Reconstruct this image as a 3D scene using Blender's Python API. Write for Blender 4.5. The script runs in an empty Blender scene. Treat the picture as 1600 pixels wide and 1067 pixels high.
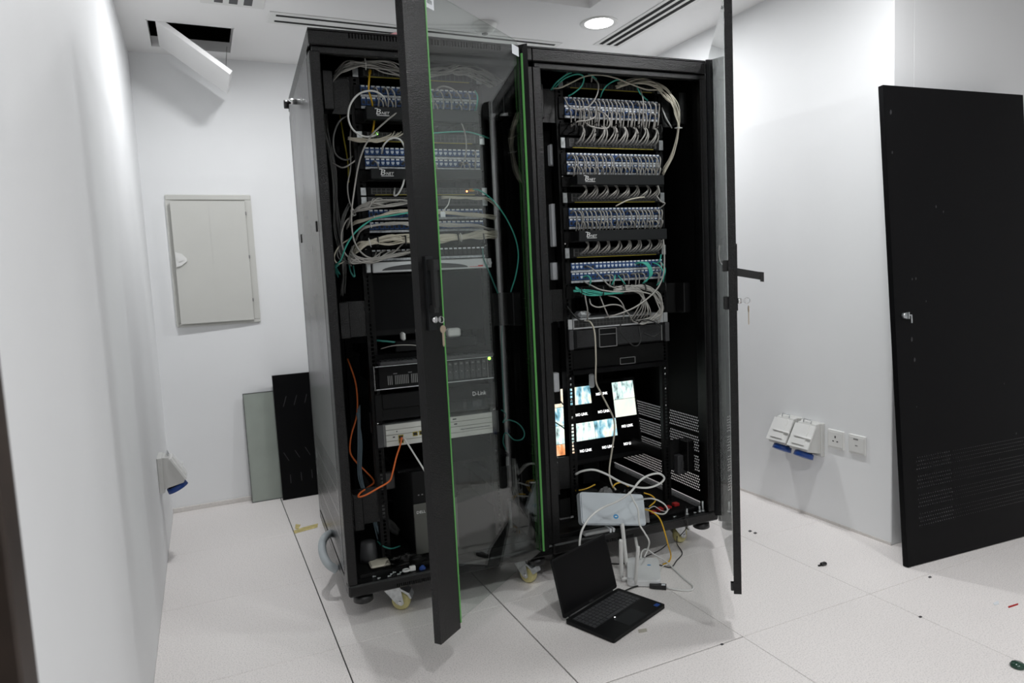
import bpy, math, random
from mathutils import Vector, Matrix
random.seed(7)
SC = bpy.context.scene
COL = SC.collection
R_ = math.radians

# ---------------------------------------------------------------- camera
CAM = Vector((-0.2995, -1.7696, 1.2165))
YAW, PITCH, ROLL, FPX = 0.424, -0.0964, -0.0481, 1069.45
_f = Vector((math.sin(YAW) * math.cos(PITCH), math.cos(YAW) * math.cos(PITCH), math.sin(PITCH)))
_r0 = Vector((math.cos(YAW), -math.sin(YAW), 0)); _u0 = _r0.cross(_f)
_r = math.cos(ROLL) * _r0 + math.sin(ROLL) * _u0
_u = -math.sin(ROLL) * _r0 + math.cos(ROLL) * _u0
cd = bpy.data.cameras.new('camera'); cam = bpy.data.objects.new('camera', cd); COL.objects.link(cam)
cd.sensor_width = 36; cd.lens = FPX / 1600 * 36; cd.clip_start = 0.02
M = Matrix((_r, _u, -_f)).transposed().to_4x4(); M.translation = CAM
cam.matrix_world = M
cd.dof.use_dof = True; cd.dof.focus_distance = 2.55; cd.dof.aperture_fstop = 3.2
SC.camera = cam

# ---------------------------------------------------------------- world, lamps, exposure
w = bpy.data.worlds.new('world'); SC.world = w; w.use_nodes = True
w.node_tree.nodes['Background'].inputs[0].default_value = (1, 1, 1, 1)
w.node_tree.nodes['Background'].inputs[1].default_value = 0.05
SC.view_settings.view_transform = 'Standard'; SC.view_settings.look = 'None'
SC.view_settings.gamma = 1; SC.view_settings.use_curve_mapping = False
SC.view_settings.exposure = 0.0
LAMP_W = 13.3
ZC = 2.466
LAMPS = [(1.656, 1.304), (0.10, 1.28), (0.20, -1.68), (1.656, -0.19), (1.656, -1.68)]  # last lamp is unseen, added for front fill
for i, (x, y) in enumerate(LAMPS):
    ld = bpy.data.lights.new('downlight_beam', 'AREA'); ld.shape = 'DISK'; ld.size = 0.13
    ld.energy = LAMP_W; ld.color = (0.975, 0.985, 1.0)
    lo = bpy.data.objects.new('downlight_beam', ld); COL.objects.link(lo); lo.location = (x, y, ZC - 0.012)

# ---------------------------------------------------------------- frames and pixel helpers
RZ = -0.049
RO = Vector((0.0899, 0.5825, 0))
CA, SA = math.cos(RZ), math.sin(RZ)
def r2w(p): return Vector((RO.x + p[0] * CA - p[1] * SA, RO.y + p[0] * SA + p[1] * CA, p[2]))
def w2r(p):
    d = Vector(p) - RO
    return Vector((d.x * CA + d.y * SA, -d.x * SA + d.y * CA, d.z))
def ray(px, py): return _f + (px - 800) / FPX * _r - (py - 533.5) / FPX * _u
def PL(px, py, ax, v):
    d = ray(px, py); t = (v - CAM[ax]) / d[ax]; return CAM + t * d
def RP(px, py, y):
    c = w2r(CAM); d = ray(px, py); d = Vector((d.x * CA + d.y * SA, -d.x * SA + d.y * CA, d.z))
    t = (y - c.y) / d.y; return c + t * d

# ---------------------------------------------------------------- materials
MATS = {}
def mat(name, col, rough=.5, metal=0., spec=.5, bump=None, var=None, emis=None, rvar=None):
    m = bpy.data.materials.new(name); m.use_nodes = True; MATS[name] = m
    nt = m.node_tree; b = nt.nodes['Principled BSDF']
    c = (*col, 1)
    b.inputs['Base Color'].default_value = c; b.inputs['Roughness'].default_value = rough
    b.inputs['Metallic'].default_value = metal; b.inputs['Specular IOR Level'].default_value = spec
    tc = nt.nodes.new('ShaderNodeTexCoord')
    if var:
        sc, amt = var[0], var[1]
        n = nt.nodes.new('ShaderNodeTexNoise'); n.inputs['Scale'].default_value = sc; n.inputs['Detail'].default_value = 4
        nt.links.new(tc.outputs['Object'], n.inputs['Vector'])
        r = nt.nodes.new('ShaderNodeValToRGB'); nt.links.new(n.outputs['Fac'], r.inputs['Fac'])
        lo = var[2] if len(var) > 2 else .35; hi = var[3] if len(var) > 3 else .65
        r.color_ramp.elements[0].position = lo; r.color_ramp.elements[1].position = hi
        r.color_ramp.elements[0].color = tuple(x * (1 - amt) for x in col) + (1,)
        r.color_ramp.elements[1].color = tuple(min(1, x * (1 + amt)) for x in col) + (1,)
        nt.links.new(r.outputs['Color'], b.inputs['Base Color'])
    if rvar:
        n = nt.nodes.new('ShaderNodeTexNoise'); n.inputs['Scale'].default_value = rvar[0]; n.inputs['Detail'].default_value = 5
        nt.links.new(tc.outputs['Object'], n.inputs['Vector'])
        mr = nt.nodes.new('ShaderNodeMapRange'); mr.inputs['From Min'].default_value = .3; mr.inputs['From Max'].default_value = .7
        mr.inputs['To Min'].default_value = rough - rvar[1]; mr.inputs['To Max'].default_value = rough + rvar[1]
        nt.links.new(n.outputs['Fac'], mr.inputs['Value']); nt.links.new(mr.outputs['Result'], b.inputs['Roughness'])
    if bump:
        n = nt.nodes.new('ShaderNodeTexNoise'); n.inputs['Scale'].default_value = bump[0]; n.inputs['Detail'].default_value = 2
        nt.links.new(tc.outputs['Object'], n.inputs['Vector'])
        bp = nt.nodes.new('ShaderNodeBump'); bp.inputs['Strength'].default_value = bump[1]; bp.inputs['Distance'].default_value = bump[2] if len(bump) > 2 else .001
        nt.links.new(n.outputs['Fac'], bp.inputs['Height']); nt.links.new(bp.outputs['Normal'], b.inputs['Normal'])
    if emis:
        b.inputs['Emission Color'].default_value = (*emis[0], 1); b.inputs['Emission Strength'].default_value = emis[1]
    return m
mat('wall_paint', (.895, .905, .912), .62, bump=(260, .10, .0006), var=(1.3, .018))
mat('ceiling_paint', (.945, .94, .935), .8, var=(2, .008))
mat('floor_tile', (.79, .755, .735), .42, var=(230, .17, .30, .52), bump=(300, .05, .0004), rvar=(6, .06))
mat('floor_joint', (.05, .05, .05), .8)
mat('skirting', (.74, .71, .68), .5, var=(80, .05))
mat('powder_black', (.005, .005, .0052), .24, spec=0.34, bump=(300, .9, .0020))
mat('satin_black', (.005, .005, .0055), .40, spec=0.08, bump=(900, .12, .0004))
mat('side_steel', (.016, .016, .0165), .26, spec=1.0, bump=(700, .10, .0004), rvar=(3, .03))
mat('matte_black', (.006, .006, .006), .6, spec=0.1)
mat('device_black', (.008, .008, .0085), .45, spec=0.15, bump=(500, .06))
mat('cover_black', (.016, .017, .018), .5, spec=0.2)
mat('deep_black', (.004, .004, .004), .8, spec=0.05)
mat('rail_black', (.005, .005, .005), .42, spec=0.15)
mat('screen_black', (.003, .003, .0035), .3, spec=0.1)
mat('grey_plastic', (.10, .10, .09), .5)
mat('dark_grey', (.045, .045, .048), .5, var=(40, .1))
mat('mid_grey', (.22, .22, .22), .5)
mat('white_plastic', (.80, .80, .78), .35)
mat('warm_white', (.62, .62, .585), .5, var=(3, .02))
mat('router_white', (.82, .83, .83), .3)
mat('ap_shaded_white', (.64, .69, .73), .35)  # white shell darkened: shade on its front face put into the colour
mat('silver', (.62, .63, .64), .35, .6)
mat('label_silver', (.50, .52, .55), .45, .2, var=(120, .25))
mat('zinc', (.60, .62, .63), .35, .8, var=(60, .15))
mat('chrome', (.75, .75, .75), .2, 1.)
mat('tag_white', (.80, .83, .86), .5)
mat('keystone_blue', (.025, .075, .22), .4, var=(150, .3))
mat('cover_pale', (.60, .66, .74), .5)
mat('port_dark', (.012, .012, .012), .5)
mat('port_frame', (.09, .09, .09), .4, .3)
mat('yellow_line', (.42, .34, .03), .5)
mat('cable_grey', (.40, .385, .36), .5, var=(9, .12))
mat('cable_dim', (.15, .15, .145), .5)
mat('cable_beige', (.56, .52, .43), .5, var=(9, .1))
mat('cable_white', (.74, .74, .72), .42)
mat('cable_teal', (.06, .43, .34), .45)
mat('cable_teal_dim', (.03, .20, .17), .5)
mat('cable_yellow', (.72, .42, .02), .45)
mat('cable_orange', (.80, .17, .035), .45)
mat('cable_blue_grey', (.16, .22, .26), .5)
mat('cable_black', (.012, .012, .012), .4)
mat('conduit_grey', (.42, .46, .48), .5)
mat('wheel_cream', (.62, .56, .26), .5, var=(30, .1))
mat('blue_ring', (.012, .06, .28), .35)
mat('socket_grey', (.60, .60, .58), .4)
mat('wood_brown', (.035, .024, .018), .5, var=(8, .3))
mat('glass_green_grey', (.33, .37, .33), .12, var=(5, .05))
mat('tape_yellow', (.62, .52, .22), .6, var=(40, .2))
mat('tape_beige', (.50, .47, .40), .6)
mat('green_glass', (.02, .06, .04), .15)
mat('bag_film', (.30, .30, .30), .18)
mat('red_plastic', (.45, .02, .02), .45)
mat('red_print', (.55, .06, .05), .6)
mat('blue_print', (.05, .30, .62), .5)
mat('text_white', (.80, .80, .80), .5, emis=None)
mat('paper_pink', (.80, .40, .42), .6)
mat('brass_key', (.62, .50, .38), .35, .7)
mat('lamp_glow', (1, 1, 1), .5, emis=((1, .99, .97), 14))
mat('led_green', (.1, .6, .05), .5, emis=((.25, 1, .05), 8))
mat('led_orange', (.6, .2, .05), .5, emis=((1, .3, .1), 6))
mat('led_white', (.8, .8, .8), .5, emis=((1, 1, 1), 4))
mat('no_link_text', (.8, .8, .8), .5, emis=((1, 1, 1), 2.2))
mat('glass_edge', (.11, .40, .09), .4, emis=None)
MATS['glass_edge'].node_tree.nodes['Principled BSDF'].inputs['Subsurface Weight'].default_value = 0

def glass_mat(name, tint, base=.04, gloss_col=(1, 1, 1)):
    m = bpy.data.materials.new(name); m.use_nodes = True; MATS[name] = m
    nt = m.node_tree; nt.nodes.clear()
    out = nt.nodes.new('ShaderNodeOutputMaterial'); mix = nt.nodes.new('ShaderNodeMixShader')
    tr = nt.nodes.new('ShaderNodeBsdfTransparent'); tr.inputs[0].default_value = (*tint, 1)
    gl = nt.nodes.new('ShaderNodeBsdfGlossy'); gl.inputs['Color'].default_value = (*gloss_col, 1); gl.inputs['Roughness'].default_value = .0
    geo = nt.nodes.new('ShaderNodeNewGeometry')
    dot = nt.nodes.new('ShaderNodeVectorMath'); dot.operation = 'DOT_PRODUCT'
    nt.links.new(geo.outputs['Normal'], dot.inputs[0]); nt.links.new(geo.outputs['Incoming'], dot.inputs[1])
    ab = nt.nodes.new('ShaderNodeMath'); ab.operation = 'ABSOLUTE'; nt.links.new(dot.outputs['Value'], ab.inputs[0])
    om = nt.nodes.new('ShaderNodeMath'); om.operation = 'SUBTRACT'; om.inputs[0].default_value = 1; nt.links.new(ab.outputs[0], om.inputs[1])
    pw = nt.nodes.new('ShaderNodeMath'); pw.operation = 'POWER'; pw.inputs[1].default_value = 5; nt.links.new(om.outputs[0], pw.inputs[0])
    ma = nt.nodes.new('ShaderNodeMath'); ma.operation = 'MULTIPLY_ADD'; ma.inputs[1].default_value = 1 - base; ma.inputs[2].default_value = base
    nt.links.new(pw.outputs[0], ma.inputs[0])
    nt.links.new(ma.outputs[0], mix.inputs['Fac']); nt.links.new(tr.outputs[0], mix.inputs[1]); nt.links.new(gl.outputs[0], mix.inputs[2])
    nt.links.new(mix.outputs[0], out.inputs['Surface'])
    return m
glass_mat('door_glass', (.90, .92, .91))
glass_mat('clear_film', (.82, .82, .82), .06, (.6, .6, .6))

def cctv_mat(name, cols, scale, strength, seed):
    m = bpy.data.materials.new(name); m.use_nodes = True; MATS[name] = m
    nt = m.node_tree; b = nt.nodes['Principled BSDF']; b.inputs['Base Color'].default_value = (0, 0, 0, 1); b.inputs['Roughness'].default_value = .3
    tc = nt.nodes.new('ShaderNodeTexCoord'); mp = nt.nodes.new('ShaderNodeMapping'); mp.inputs['Location'].default_value = (seed, seed * 2.3, seed * .7)
    mp.inputs['Scale'].default_value = (1.6, 1, .8)
    n = nt.nodes.new('ShaderNodeTexNoise'); n.inputs['Scale'].default_value = scale; n.inputs['Detail'].default_value = 3
    nt.links.new(tc.outputs['Object'], mp.inputs['Vector']); nt.links.new(mp.outputs[0], n.inputs['Vector'])
    r = nt.nodes.new('ShaderNodeValToRGB'); nt.links.new(n.outputs['Fac'], r.inputs['Fac'])
    el = r.color_ramp.elements
    while len(el) < len(cols): el.new(.5)
    for i, c in enumerate(cols):
        el[i].position = .3 + .42 * i / (len(cols) - 1); el[i].color = (*c, 1)
    nt.links.new(r.outputs['Color'], b.inputs['Emission Color']); b.inputs['Emission Strength'].default_value = strength
cctv_mat('camera_view_pale', [(.03, .04, .05), (.55, .75, .72), (.95, 1, .92), (.85, .92, .75)], 26, 1.25, 3.1)
cctv_mat('camera_view_blue', [(.02, .05, .06), (.25, .55, .68), (.88, .95, .86), (.8, .78, .5)], 22, 1.2, 8.2)
cctv_mat('camera_view_floor', [(.55, .70, .75), (.72, .84, .82), (.88, .93, .80), (.9, .95, .9)], 9, 1.15, 1.7)
cctv_mat('camera_view_beige', [(.5, .45, .35), (.9, .8, .6), (.95, .95, .85), (.6, .75, .75)], 16, 1.15, 4.4)
cctv_mat('camera_view_warm', [(.85, .8, .7), (.9, .62, .4), (.9, .35, .12), (.4, .12, .05)], 20, 1.2, 5.5)

# ---------------------------------------------------------------- mesh builder
def crom(pts, k=6):
    P = [Vector(p) for p in pts]
    if len(P) < 3: return P
    P = [P[0] * 2 - P[1]] + P + [P[-1] * 2 - P[-2]]
    out = []
    for i in range(1, len(P) - 2):
        a, b, c, d = P[i - 1], P[i], P[i + 1], P[i + 2]
        for j in range(k):
            t = j / k
            out.append(.5 * ((2 * b) + (c - a) * t + (2 * a - 5 * b + 4 * c - d) * t * t + (3 * b - 3 * c + d - a) * t ** 3))
    out.append(P[-2]); return out
class MB:
    def __init__(s): s.v = []; s.f = []; s.m = []; s.s = []
    def add(s, vs, fs, mi=0, smooth=False, X=None):
        o = len(s.v)
        for p in vs:
            p = Vector(p); s.v.append(X @ p if X is not None else p)
        for f in fs: s.f.append([o + i for i in f]); s.m.append(mi); s.s.append(smooth)
        return s
    def box(s, x0, x1, y0, y1, z0, z1, mi=0, bev=0, X=None):
        if x0 > x1: x0, x1 = x1, x0
        if y0 > y1: y0, y1 = y1, y0
        if z0 > z1: z0, z1 = z1, z0
        if bev <= 0:
            vs = [(x, y, z) for x in (x0, x1) for y in (y0, y1) for z in (z0, z1)]
            fs = [(0, 1, 3, 2), (4, 6, 7, 5), (0, 4, 5, 1), (2, 3, 7, 6), (0, 2, 6, 4), (1, 5, 7, 3)]
            return s.add(vs, fs, mi, False, X)
        b = min(bev, (x1 - x0) * .49, (y1 - y0) * .49, (z1 - z0) * .49)
        c = ((x0, x1), (y0, y1), (z0, z1)); idx = {}; vs = []
        for i in (0, 1):
            for j in (0, 1):
                for k in (0, 1):
                    for a in range(3):
                        q = [c[0][i], c[1][j], c[2][k]]; e = (i, j, k)
                        for t in range(3):
                            if t != a: q[t] += b if e[t] == 0 else -b
                        idx[(i, j, k, a)] = len(vs); vs.append(q)
        fs = []
        for a in range(3):
            for sd in (0, 1):
                t1, t2 = [(1, 2), (2, 0), (0, 1)][a]
                quad = []
                for (p, q) in ((0, 0), (1, 0), (1, 1), (0, 1)):
                    e = [0, 0, 0]; e[a] = sd; e[t1] = p; e[t2] = q; quad.append(idx[(*e, a)])
                fs.append(quad if sd else quad[::-1])
        for a in range(3):
            t1, t2 = [(1, 2), (2, 0), (0, 1)][a]
            for p in (0, 1):
                for q in (0, 1):
                    e0 = [0, 0, 0]; e1 = [0, 0, 0]; e0[a] = 0; e1[a] = 1
                    for e in (e0, e1): e[t1] = p; e[t2] = q
                    quad = [idx[(*e0, t1)], idx[(*e1, t1)], idx[(*e1, t2)], idx[(*e0, t2)]]
                    fs.append(quad if p == q else quad[::-1])
        for i in (0, 1):
            for j in (0, 1):
                for k in (0, 1):
                    t = [idx[(i, j, k, a)] for a in range(3)]
                    fs.append(t if (i + j + k) % 2 else t[::-1])
        return s.add(vs, fs, mi, False, X)
    def tube(s, pts, r, n=6, mi=0, smooth=True, k=0, X=None, caps=True):
        P = crom(pts, k) if k else [Vector(p) for p in pts]
        if len(P) < 2: return s
        vs = []; fs = []; prev = None
        for i, p in enumerate(P):
            t = (P[min(i + 1, len(P) - 1)] - P[max(i - 1, 0)])
            t = t.normalized() if t.length > 1e-9 else Vector((0, 0, 1))
            if prev is None:
                a = Vector((0, 0, 1)) if abs(t.z) < .9 else Vector((1, 0, 0)); nrm = t.cross(a).normalized()
            else:
                nrm = prev - t * prev.dot(t); nrm = nrm.normalized() if nrm.length > 1e-6 else t.orthogonal().normalized()
            prev = nrm; bn = t.cross(nrm)
            rr = r[i] if isinstance(r, (list, tuple)) else r
            for j in range(n):
                a = 2 * math.pi * j / n; vs.append(p + rr * (math.cos(a) * nrm + math.sin(a) * bn))
        for i in range(len(P) - 1):
            for j in range(n):
                fs.append((i * n + j, i * n + (j + 1) % n, (i + 1) * n + (j + 1) % n, (i + 1) * n + j))
        s.add(vs, fs, mi, smooth, X)
        if caps:
            o = len(s.v) - len(vs)
            s.f.append([o + j for j in range(n)][::-1]); s.m.append(mi); s.s.append(False)
            s.f.append([o + (len(P) - 1) * n + j for j in range(n)]); s.m.append(mi); s.s.append(False)
        return s
    def cyl(s, a, b, r, n=16, mi=0, smooth=True): return s.tube([a, b], r, n, mi, smooth)
    def lathe(s, prof, n=24, mi=0, X=None, smooth=True):
        vs = []; fs = []
        for (r, z) in prof:
            for j in range(n):
                a = 2 * math.pi * j / n; vs.append((r * math.cos(a), r * math.sin(a), z))
        for i in range(len(prof) - 1):
            for j in range(n):
                fs.append((i * n + j, i * n + (j + 1) % n, (i + 1) * n + (j + 1) % n, (i + 1) * n + j))
        fs.append([j for j in range(n)][::-1]); fs.append([(len(prof) - 1) * n + j for j in range(n)])
        return s.add(vs, fs, mi, smooth, X)
    def prism(s, poly, fn, a, b, mi=0, smooth=False):
        n = len(poly); vs = [fn(u, v, a) for u, v in poly] + [fn(u, v, b) for u, v in poly]
        fs = [list(range(n))[::-1], list(range(n, 2 * n))] + [(i, (i + 1) % n, n + (i + 1) % n, n + i) for i in range(n)]
        return s.add(vs, fs, mi, smooth)
    def perf(s, fn, u0, u1, v0, v1, pitch, r, mi=0):
        nu = int((u1 - u0) / pitch); nv = max(1, int((v1 - v0) / pitch)); pu = (u1 - u0) / nu; pv = (v1 - v0) / nv
        for j in range(nv):
            off = (j % 2) * pu / 2; va = v0 + j * pv; vb = va + pv; vc = (va + vb) / 2
            cells = nu - (j % 2)
            if off:
                for (a, b) in ((u0, u0 + off), (u1 - off, u1)): s.add([fn(a, va), fn(b, va), fn(b, vb), fn(a, vb)], [(0, 1, 2, 3)], mi)
            for i in range(cells):
                a = u0 + off + i * pu; b = a + pu; c = (a + b) / 2
                outer = [(b, vc), (b, vb), (c, vb), (a, vb), (a, vc), (a, va), (c, va), (b, va)]
                inner = [(c + r * math.cos(k * math.pi / 4), vc + r * math.sin(k * math.pi / 4)) for k in range(8)]
                s.add([fn(*q) for q in outer + inner], [(k, (k + 1) % 8, 8 + (k + 1) % 8, 8 + k) for k in range(8)], mi)
        return s
    def mesh(s, name, mats, off=Vector((0, 0, 0))):
        me = bpy.data.meshes.new(name)
        me.from_pydata([tuple(p - off) for p in s.v], [], s.f)
        for m in mats: me.materials.append(MATS[m])
        me.polygons.foreach_set('material_index', s.m); me.polygons.foreach_set('use_smooth', s.s)
        me.update(); return me

class Thing:
    def __init__(s, ob, base, frame): s.ob = ob; s.base = Vector(base); s.frame = frame
def tag(o, label=None, cat=None, group=None, kind=None):
    if label: o['label'] = label
    if cat: o['category'] = cat
    if group: o['group'] = group
    if kind: o['kind'] = kind
    return o
def place(o, base, frame):
    if frame == 'rack': o.location = r2w(base); o.rotation_euler = (0, 0, RZ)
    else: o.location = Vector(base)
def thing(name, label, cat, base, frame='rack', group=None, kind=None):
    o = bpy.data.objects.new(name, None); o.empty_display_size = .05; COL.objects.link(o)
    place(o, base, frame); tag(o, label, cat, group, kind); return Thing(o, base, frame)
def part(t, name, mb, mats, label=None, kind=None):
    """a part (or sub-part) of thing t, mesh given in t's frame coordinates"""
    if isinstance(mats, str): mats = [mats]
    o = bpy.data.objects.new(name, mb.mesh(name, mats, t.base)); COL.objects.link(o); o.parent = t.ob
    tag(o, label, kind=kind); return Thing(o, t.base, t.frame)
def solo(name, label, cat, mb, mats, base, frame='rack', group=None, kind=None):
    if isinstance(mats, str): mats = [mats]
    base = Vector(base)
    o = bpy.data.objects.new(name, mb.mesh(name, mats, base)); COL.objects.link(o); place(o, base, frame)
    tag(o, label, cat, group, kind); return Thing(o, base, frame)
def struct(name, mb, mats, label=None):
    if isinstance(mats, str): mats = [mats]
    o = bpy.data.objects.new(name, mb.mesh(name, mats)); COL.objects.link(o); o['kind'] = 'structure'
    if label: o['label'] = label
    return Thing(o, (0, 0, 0), 'world')
TXT = {}
def text_geo(s):
    if s not in TXT:
        c = bpy.data.curves.new('t', 'FONT'); c.body = s; c.size = 1; c.resolution_u = 2; c.extrude = .01
        o = bpy.data.objects.new('t', c); COL.objects.link(o)
        dg = bpy.context.evaluated_depsgraph_get(); dg.update()
        me = bpy.data.meshes.new_from_object(o.evaluated_get(dg))
        TXT[s] = ([v.co.copy() for v in me.vertices], [list(p.vertices) for p in me.polygons])
        bpy.data.objects.remove(o); bpy.data.meshes.remove(me); bpy.data.curves.remove(c)
    return TXT[s]
def text(mb, s, fn, w=None, h=None, mi=0, shear=0):
    """write s into a w wide box; fn(u, v, d) -> position, d = proud of the surface"""
    vs, fs = text_geo(s)
    x0 = min(v.x for v in vs); x1 = max(v.x for v in vs); y0 = min(v.y for v in vs); y1 = max(v.y for v in vs)
    sx = w / (x1 - x0) if w else h / (y1 - y0); sy = h / (y1 - y0) if h else sx
    mb.add([fn((v.x - x0) * sx + shear * (v.y - y0) * sy, (v.y - y0) * sy, (v.z + .01) * .04 + .0002) for v in vs], fs, mi)
    return mb
# ================================================================ THE ROOM
XL, XR, YB, YC = -0.5304, 2.2782, 2.3767, 0.1377
XE, YN, YD = 4.3, -3.6, -0.79          # far right wall, near wall, end of the left wall at the door
TX, TY, T = 0.0297, 1.6893, 0.6
# floor: sub-floor slab plus each tile
mb = MB(); mb.box(XL - .1, XE + .1, YN - .1, YB + .1, -.06, -.006)
fl = struct('floor', mb, 'floor_joint', 'off white speckled raised floor tiles with thin joints')
xs = [TX + k * T for k in range(-1, 9)]; ys = [TY + k * T for k in range(-10, 3)]
for i in range(len(xs) - 1):
    for j in range(len(ys) - 1):
        a, b, c, d = max(xs[i], XL), min(xs[i + 1], XE), max(ys[j], YN), min(ys[j + 1], YB)
        if c > YC and a > XR: continue
        if b - a < .02 or d - c < .02: continue
        gl = .0022 if i in (1, 2) else .0009; gr = .0022 if i in (0, 1) else .0009   # wider joints beside the dark seams
        gb = .0022 if j == 7 and i == 2 else .0007; gt = .0022 if (j == 6 and i == 2) else .0007
        mb = MB(); mb.box(a + gl * (a > XL), b - gr, c + gb, d - gt, -.006, 0, 0, .0008)
        part(fl, 'floor_tile', mb, 'floor_tile')
# walls
mb = MB(); mb.box(XL - .1, XL, YD, YB + .1, 0, ZC + .3); struct('wall_left', mb, 'wall_paint')
mb = MB(); mb.box(XL - .1, XR + .1, YB, YB + .1, 0, ZC + .3); struct('wall_back', mb, 'wall_paint')
mb = MB(); mb.box(XR, XR + .12, YC, YB, 0, ZC + .3, 0, .003); mb.box(XR + .12, XE + .1, YC, YC + .12, 0, ZC + .3); struct('wall_right', mb, 'wall_paint')
mb = MB(); mb.box(XE, XE + .1, YN, YC + .12, 0, ZC + .3); struct('wall_far_right', mb, 'wall_paint')
mb = MB(); mb.box(XL - .1, XE + .1, YN - .1, YN, 0, ZC + .3); struct('wall_near', mb, 'wall_paint')
mb = MB(); mb.box(XL - .1, XL, YN, -1.75, 0, ZC + .3); mb.box(XL - .1, XL, -1.75, YD, 2.1, ZC + .3); struct('wall_left_front', mb, 'wall_paint')
# brown door in the left wall beside the camera
mb = MB(); mb.box(XL - .09, XL - .04, -1.69, YD - .07, .008, 2.04, 0, .003); d1 = struct('door_1', mb, 'wood_brown')
mb = MB(); mb.tube([(XL - .04, -1.6, 1.0), (XL + .01, -1.6, 1.0), (XL + .01, -1.48, 1.0)], .009, 8); part(d1, 'door_handle', mb, 'chrome')
mb = MB(); mb.box(XL - .1, XL + .012, YD - .07, YD, 0, 2.1, 0, .003); mb.box(XL - .1, XL + .012, -1.76, -1.69, 0, 2.1, 0, .003)
mb.box(XL - .1, XL + .012, -1.69, YD - .07, 2.04, 2.1, 0, .003); struct('trim_1', mb, 'wood_brown')
mb = MB(); mb.box(XL, XR, YB - .012, YB, 0, .026, 0, .002); struct('baseboard_back', mb, 'skirting')
mb = MB(); mb.box(XR - .003, XR, YC, YB - .012, 0, .012); struct('baseboard_right', mb, 'skirting')
# ceiling with the open hatch and the recessed coffer
HX0, HX1, HY0, HY1 = -.419, -.038, 1.885, 2.262
CX0, CX1, CY0, CY1 = .36, 1.51, -1.45, 1.15
def plate(mb, x0, x1, y0, y1, z0, z1, holes):
    X = sorted({x0, x1, *[h[0] for h in holes], *[h[1] for h in holes]}); Y = sorted({y0, y1, *[h[2] for h in holes], *[h[3] for h in holes]})
    for i in range(len(X) - 1):
        for j in range(len(Y) - 1):
            cx, cy = (X[i] + X[i + 1]) / 2, (Y[j] + Y[j + 1]) / 2
            if any(h[0] < cx < h[1] and h[2] < cy < h[3] for h in holes): continue
            mb.box(X[i], X[i + 1], Y[j], Y[j + 1], z0, z1)
    return mb
mb = plate(MB(), XL - .1, XE + .1, YN - .1, YB + .1, ZC, ZC + .02, [(HX0, HX1, HY0, HY1), (CX0, CX1, CY0, CY1)])
z2 = ZC + .17
mb.box(CX0 - .02, CX1 + .02, CY0 - .02, CY1 + .02, z2, z2 + .02)
mb.box(CX0 - .02, CX0, CY0, CY1, ZC + .02, z2); mb.box(CX1, CX1 + .02, CY0, CY1, ZC + .02, z2)
mb.box(CX0 - .02, CX1 + .02, CY0 - .02, CY0, ZC + .02, z2); mb.box(CX0 - .02, CX1 + .02, CY1, CY1 + .02, ZC + .02, z2)
ce = struct('ceiling', mb, 'ceiling_paint', 'flat white ceiling with a recessed coffer')
# dark void above the hatch, its frame
mb = MB(); mb.box(HX0 - .2, HX1 + .2, HY0 - .2, HY0 - .19, ZC + .02, ZC + .4); mb.box(HX0 - .2, HX1 + .2, HY1 + .1, HY1 + .11, ZC + .02, ZC + .4)
mb.box(HX0 - .2, HX0 - .19, HY0 - .2, HY1 + .11, ZC + .02, ZC + .4); mb.box(HX1 + .19, HX1 + .2, HY0 - .2, HY1 + .11, ZC + .02, ZC + .4)
mb.box(HX0 - .2, HX1 + .2, HY0 - .2, HY1 + .11, ZC + .4, ZC + .41)
part(ce, 'ceiling_void', mb, 'deep_black')
hd = thing('ceiling_hatch', 'square white access hatch hanging open below dark hole in ceiling', 'hatch', (HX0 + .035, HY0, ZC), 'world')
hx = HX0 + .04; hl = .375; an = R_(36)
def hfn(u, v, d): return (hx + u * math.cos(an) + d * math.sin(an), v, ZC + .003 - u * math.sin(an) + d * math.cos(an))
mb = MB(); mb.add([hfn(u, v, d) for u in (0, hl) for v in (HY0 + .006, HY1 - .006) for d in (0, .022)], [(0, 1, 3, 2), (4, 6, 7, 5), (0, 4, 5, 1), (2, 3, 7, 6), (0, 2, 6, 4), (1, 5, 7, 3)])
part(hd, 'hatch_door', mb, 'ceiling_paint')
mb = MB(); mb.box(HX0, HX1, HY1 - .004, HY1, ZC - .002, ZC + .05); mb.box(HX1 - .004, HX1, HY0, HY1, ZC - .002, ZC + .05); mb.box(HX0, HX0 + .004, HY0, HY1, ZC - .002, ZC + .05); mb.box(HX0, HX1, HY0, HY0 + .004, ZC - .002, ZC + .05)
part(hd, 'hatch_frame', mb, 'ceiling_paint')
mb = MB(); mb.cyl((HX1 - .02, HY1 - .03, ZC + .02), hfn(hl - .02, HY1 - .03, .01), .0015, 6); part(hd, 'stay_wire', mb, 'mid_grey')
# downlights
def downlight(x, y, lab, i):
    t = thing('downlight', lab, 'ceiling light', (x, y, ZC - .006), 'world', 'round downlights in the ceiling')
    mb = MB(); mb.lathe([(.072, -.002), (.088, -.006), (.095, -.004), (.096, .0)], 32, X=Matrix.Translation((x, y, ZC)))
    part(t, 'trim_ring', mb, 'white_plastic')
    mb = MB(); mb.lathe([(.0, -.003), (.071, -.003), (.071, -.0005)], 32, X=Matrix.Translation((x, y, ZC)))
    part(t, 'lamp_disc', mb, 'lamp_glow', 'glowing white lamp disc')
downlight(*LAMPS[0], 'lit round downlight in ceiling above right rack beside the slot diffuser', 0)
for i, (x, y) in enumerate(LAMPS[1:]):
    downlight(x, y, ['round ceiling downlight above the left rack, just out of view', 'round ceiling downlight above the camera by the left wall', 'round ceiling downlight in front of the right rack, out of view', 'round ceiling downlight out of view, added for front fill'][i], i)
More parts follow.
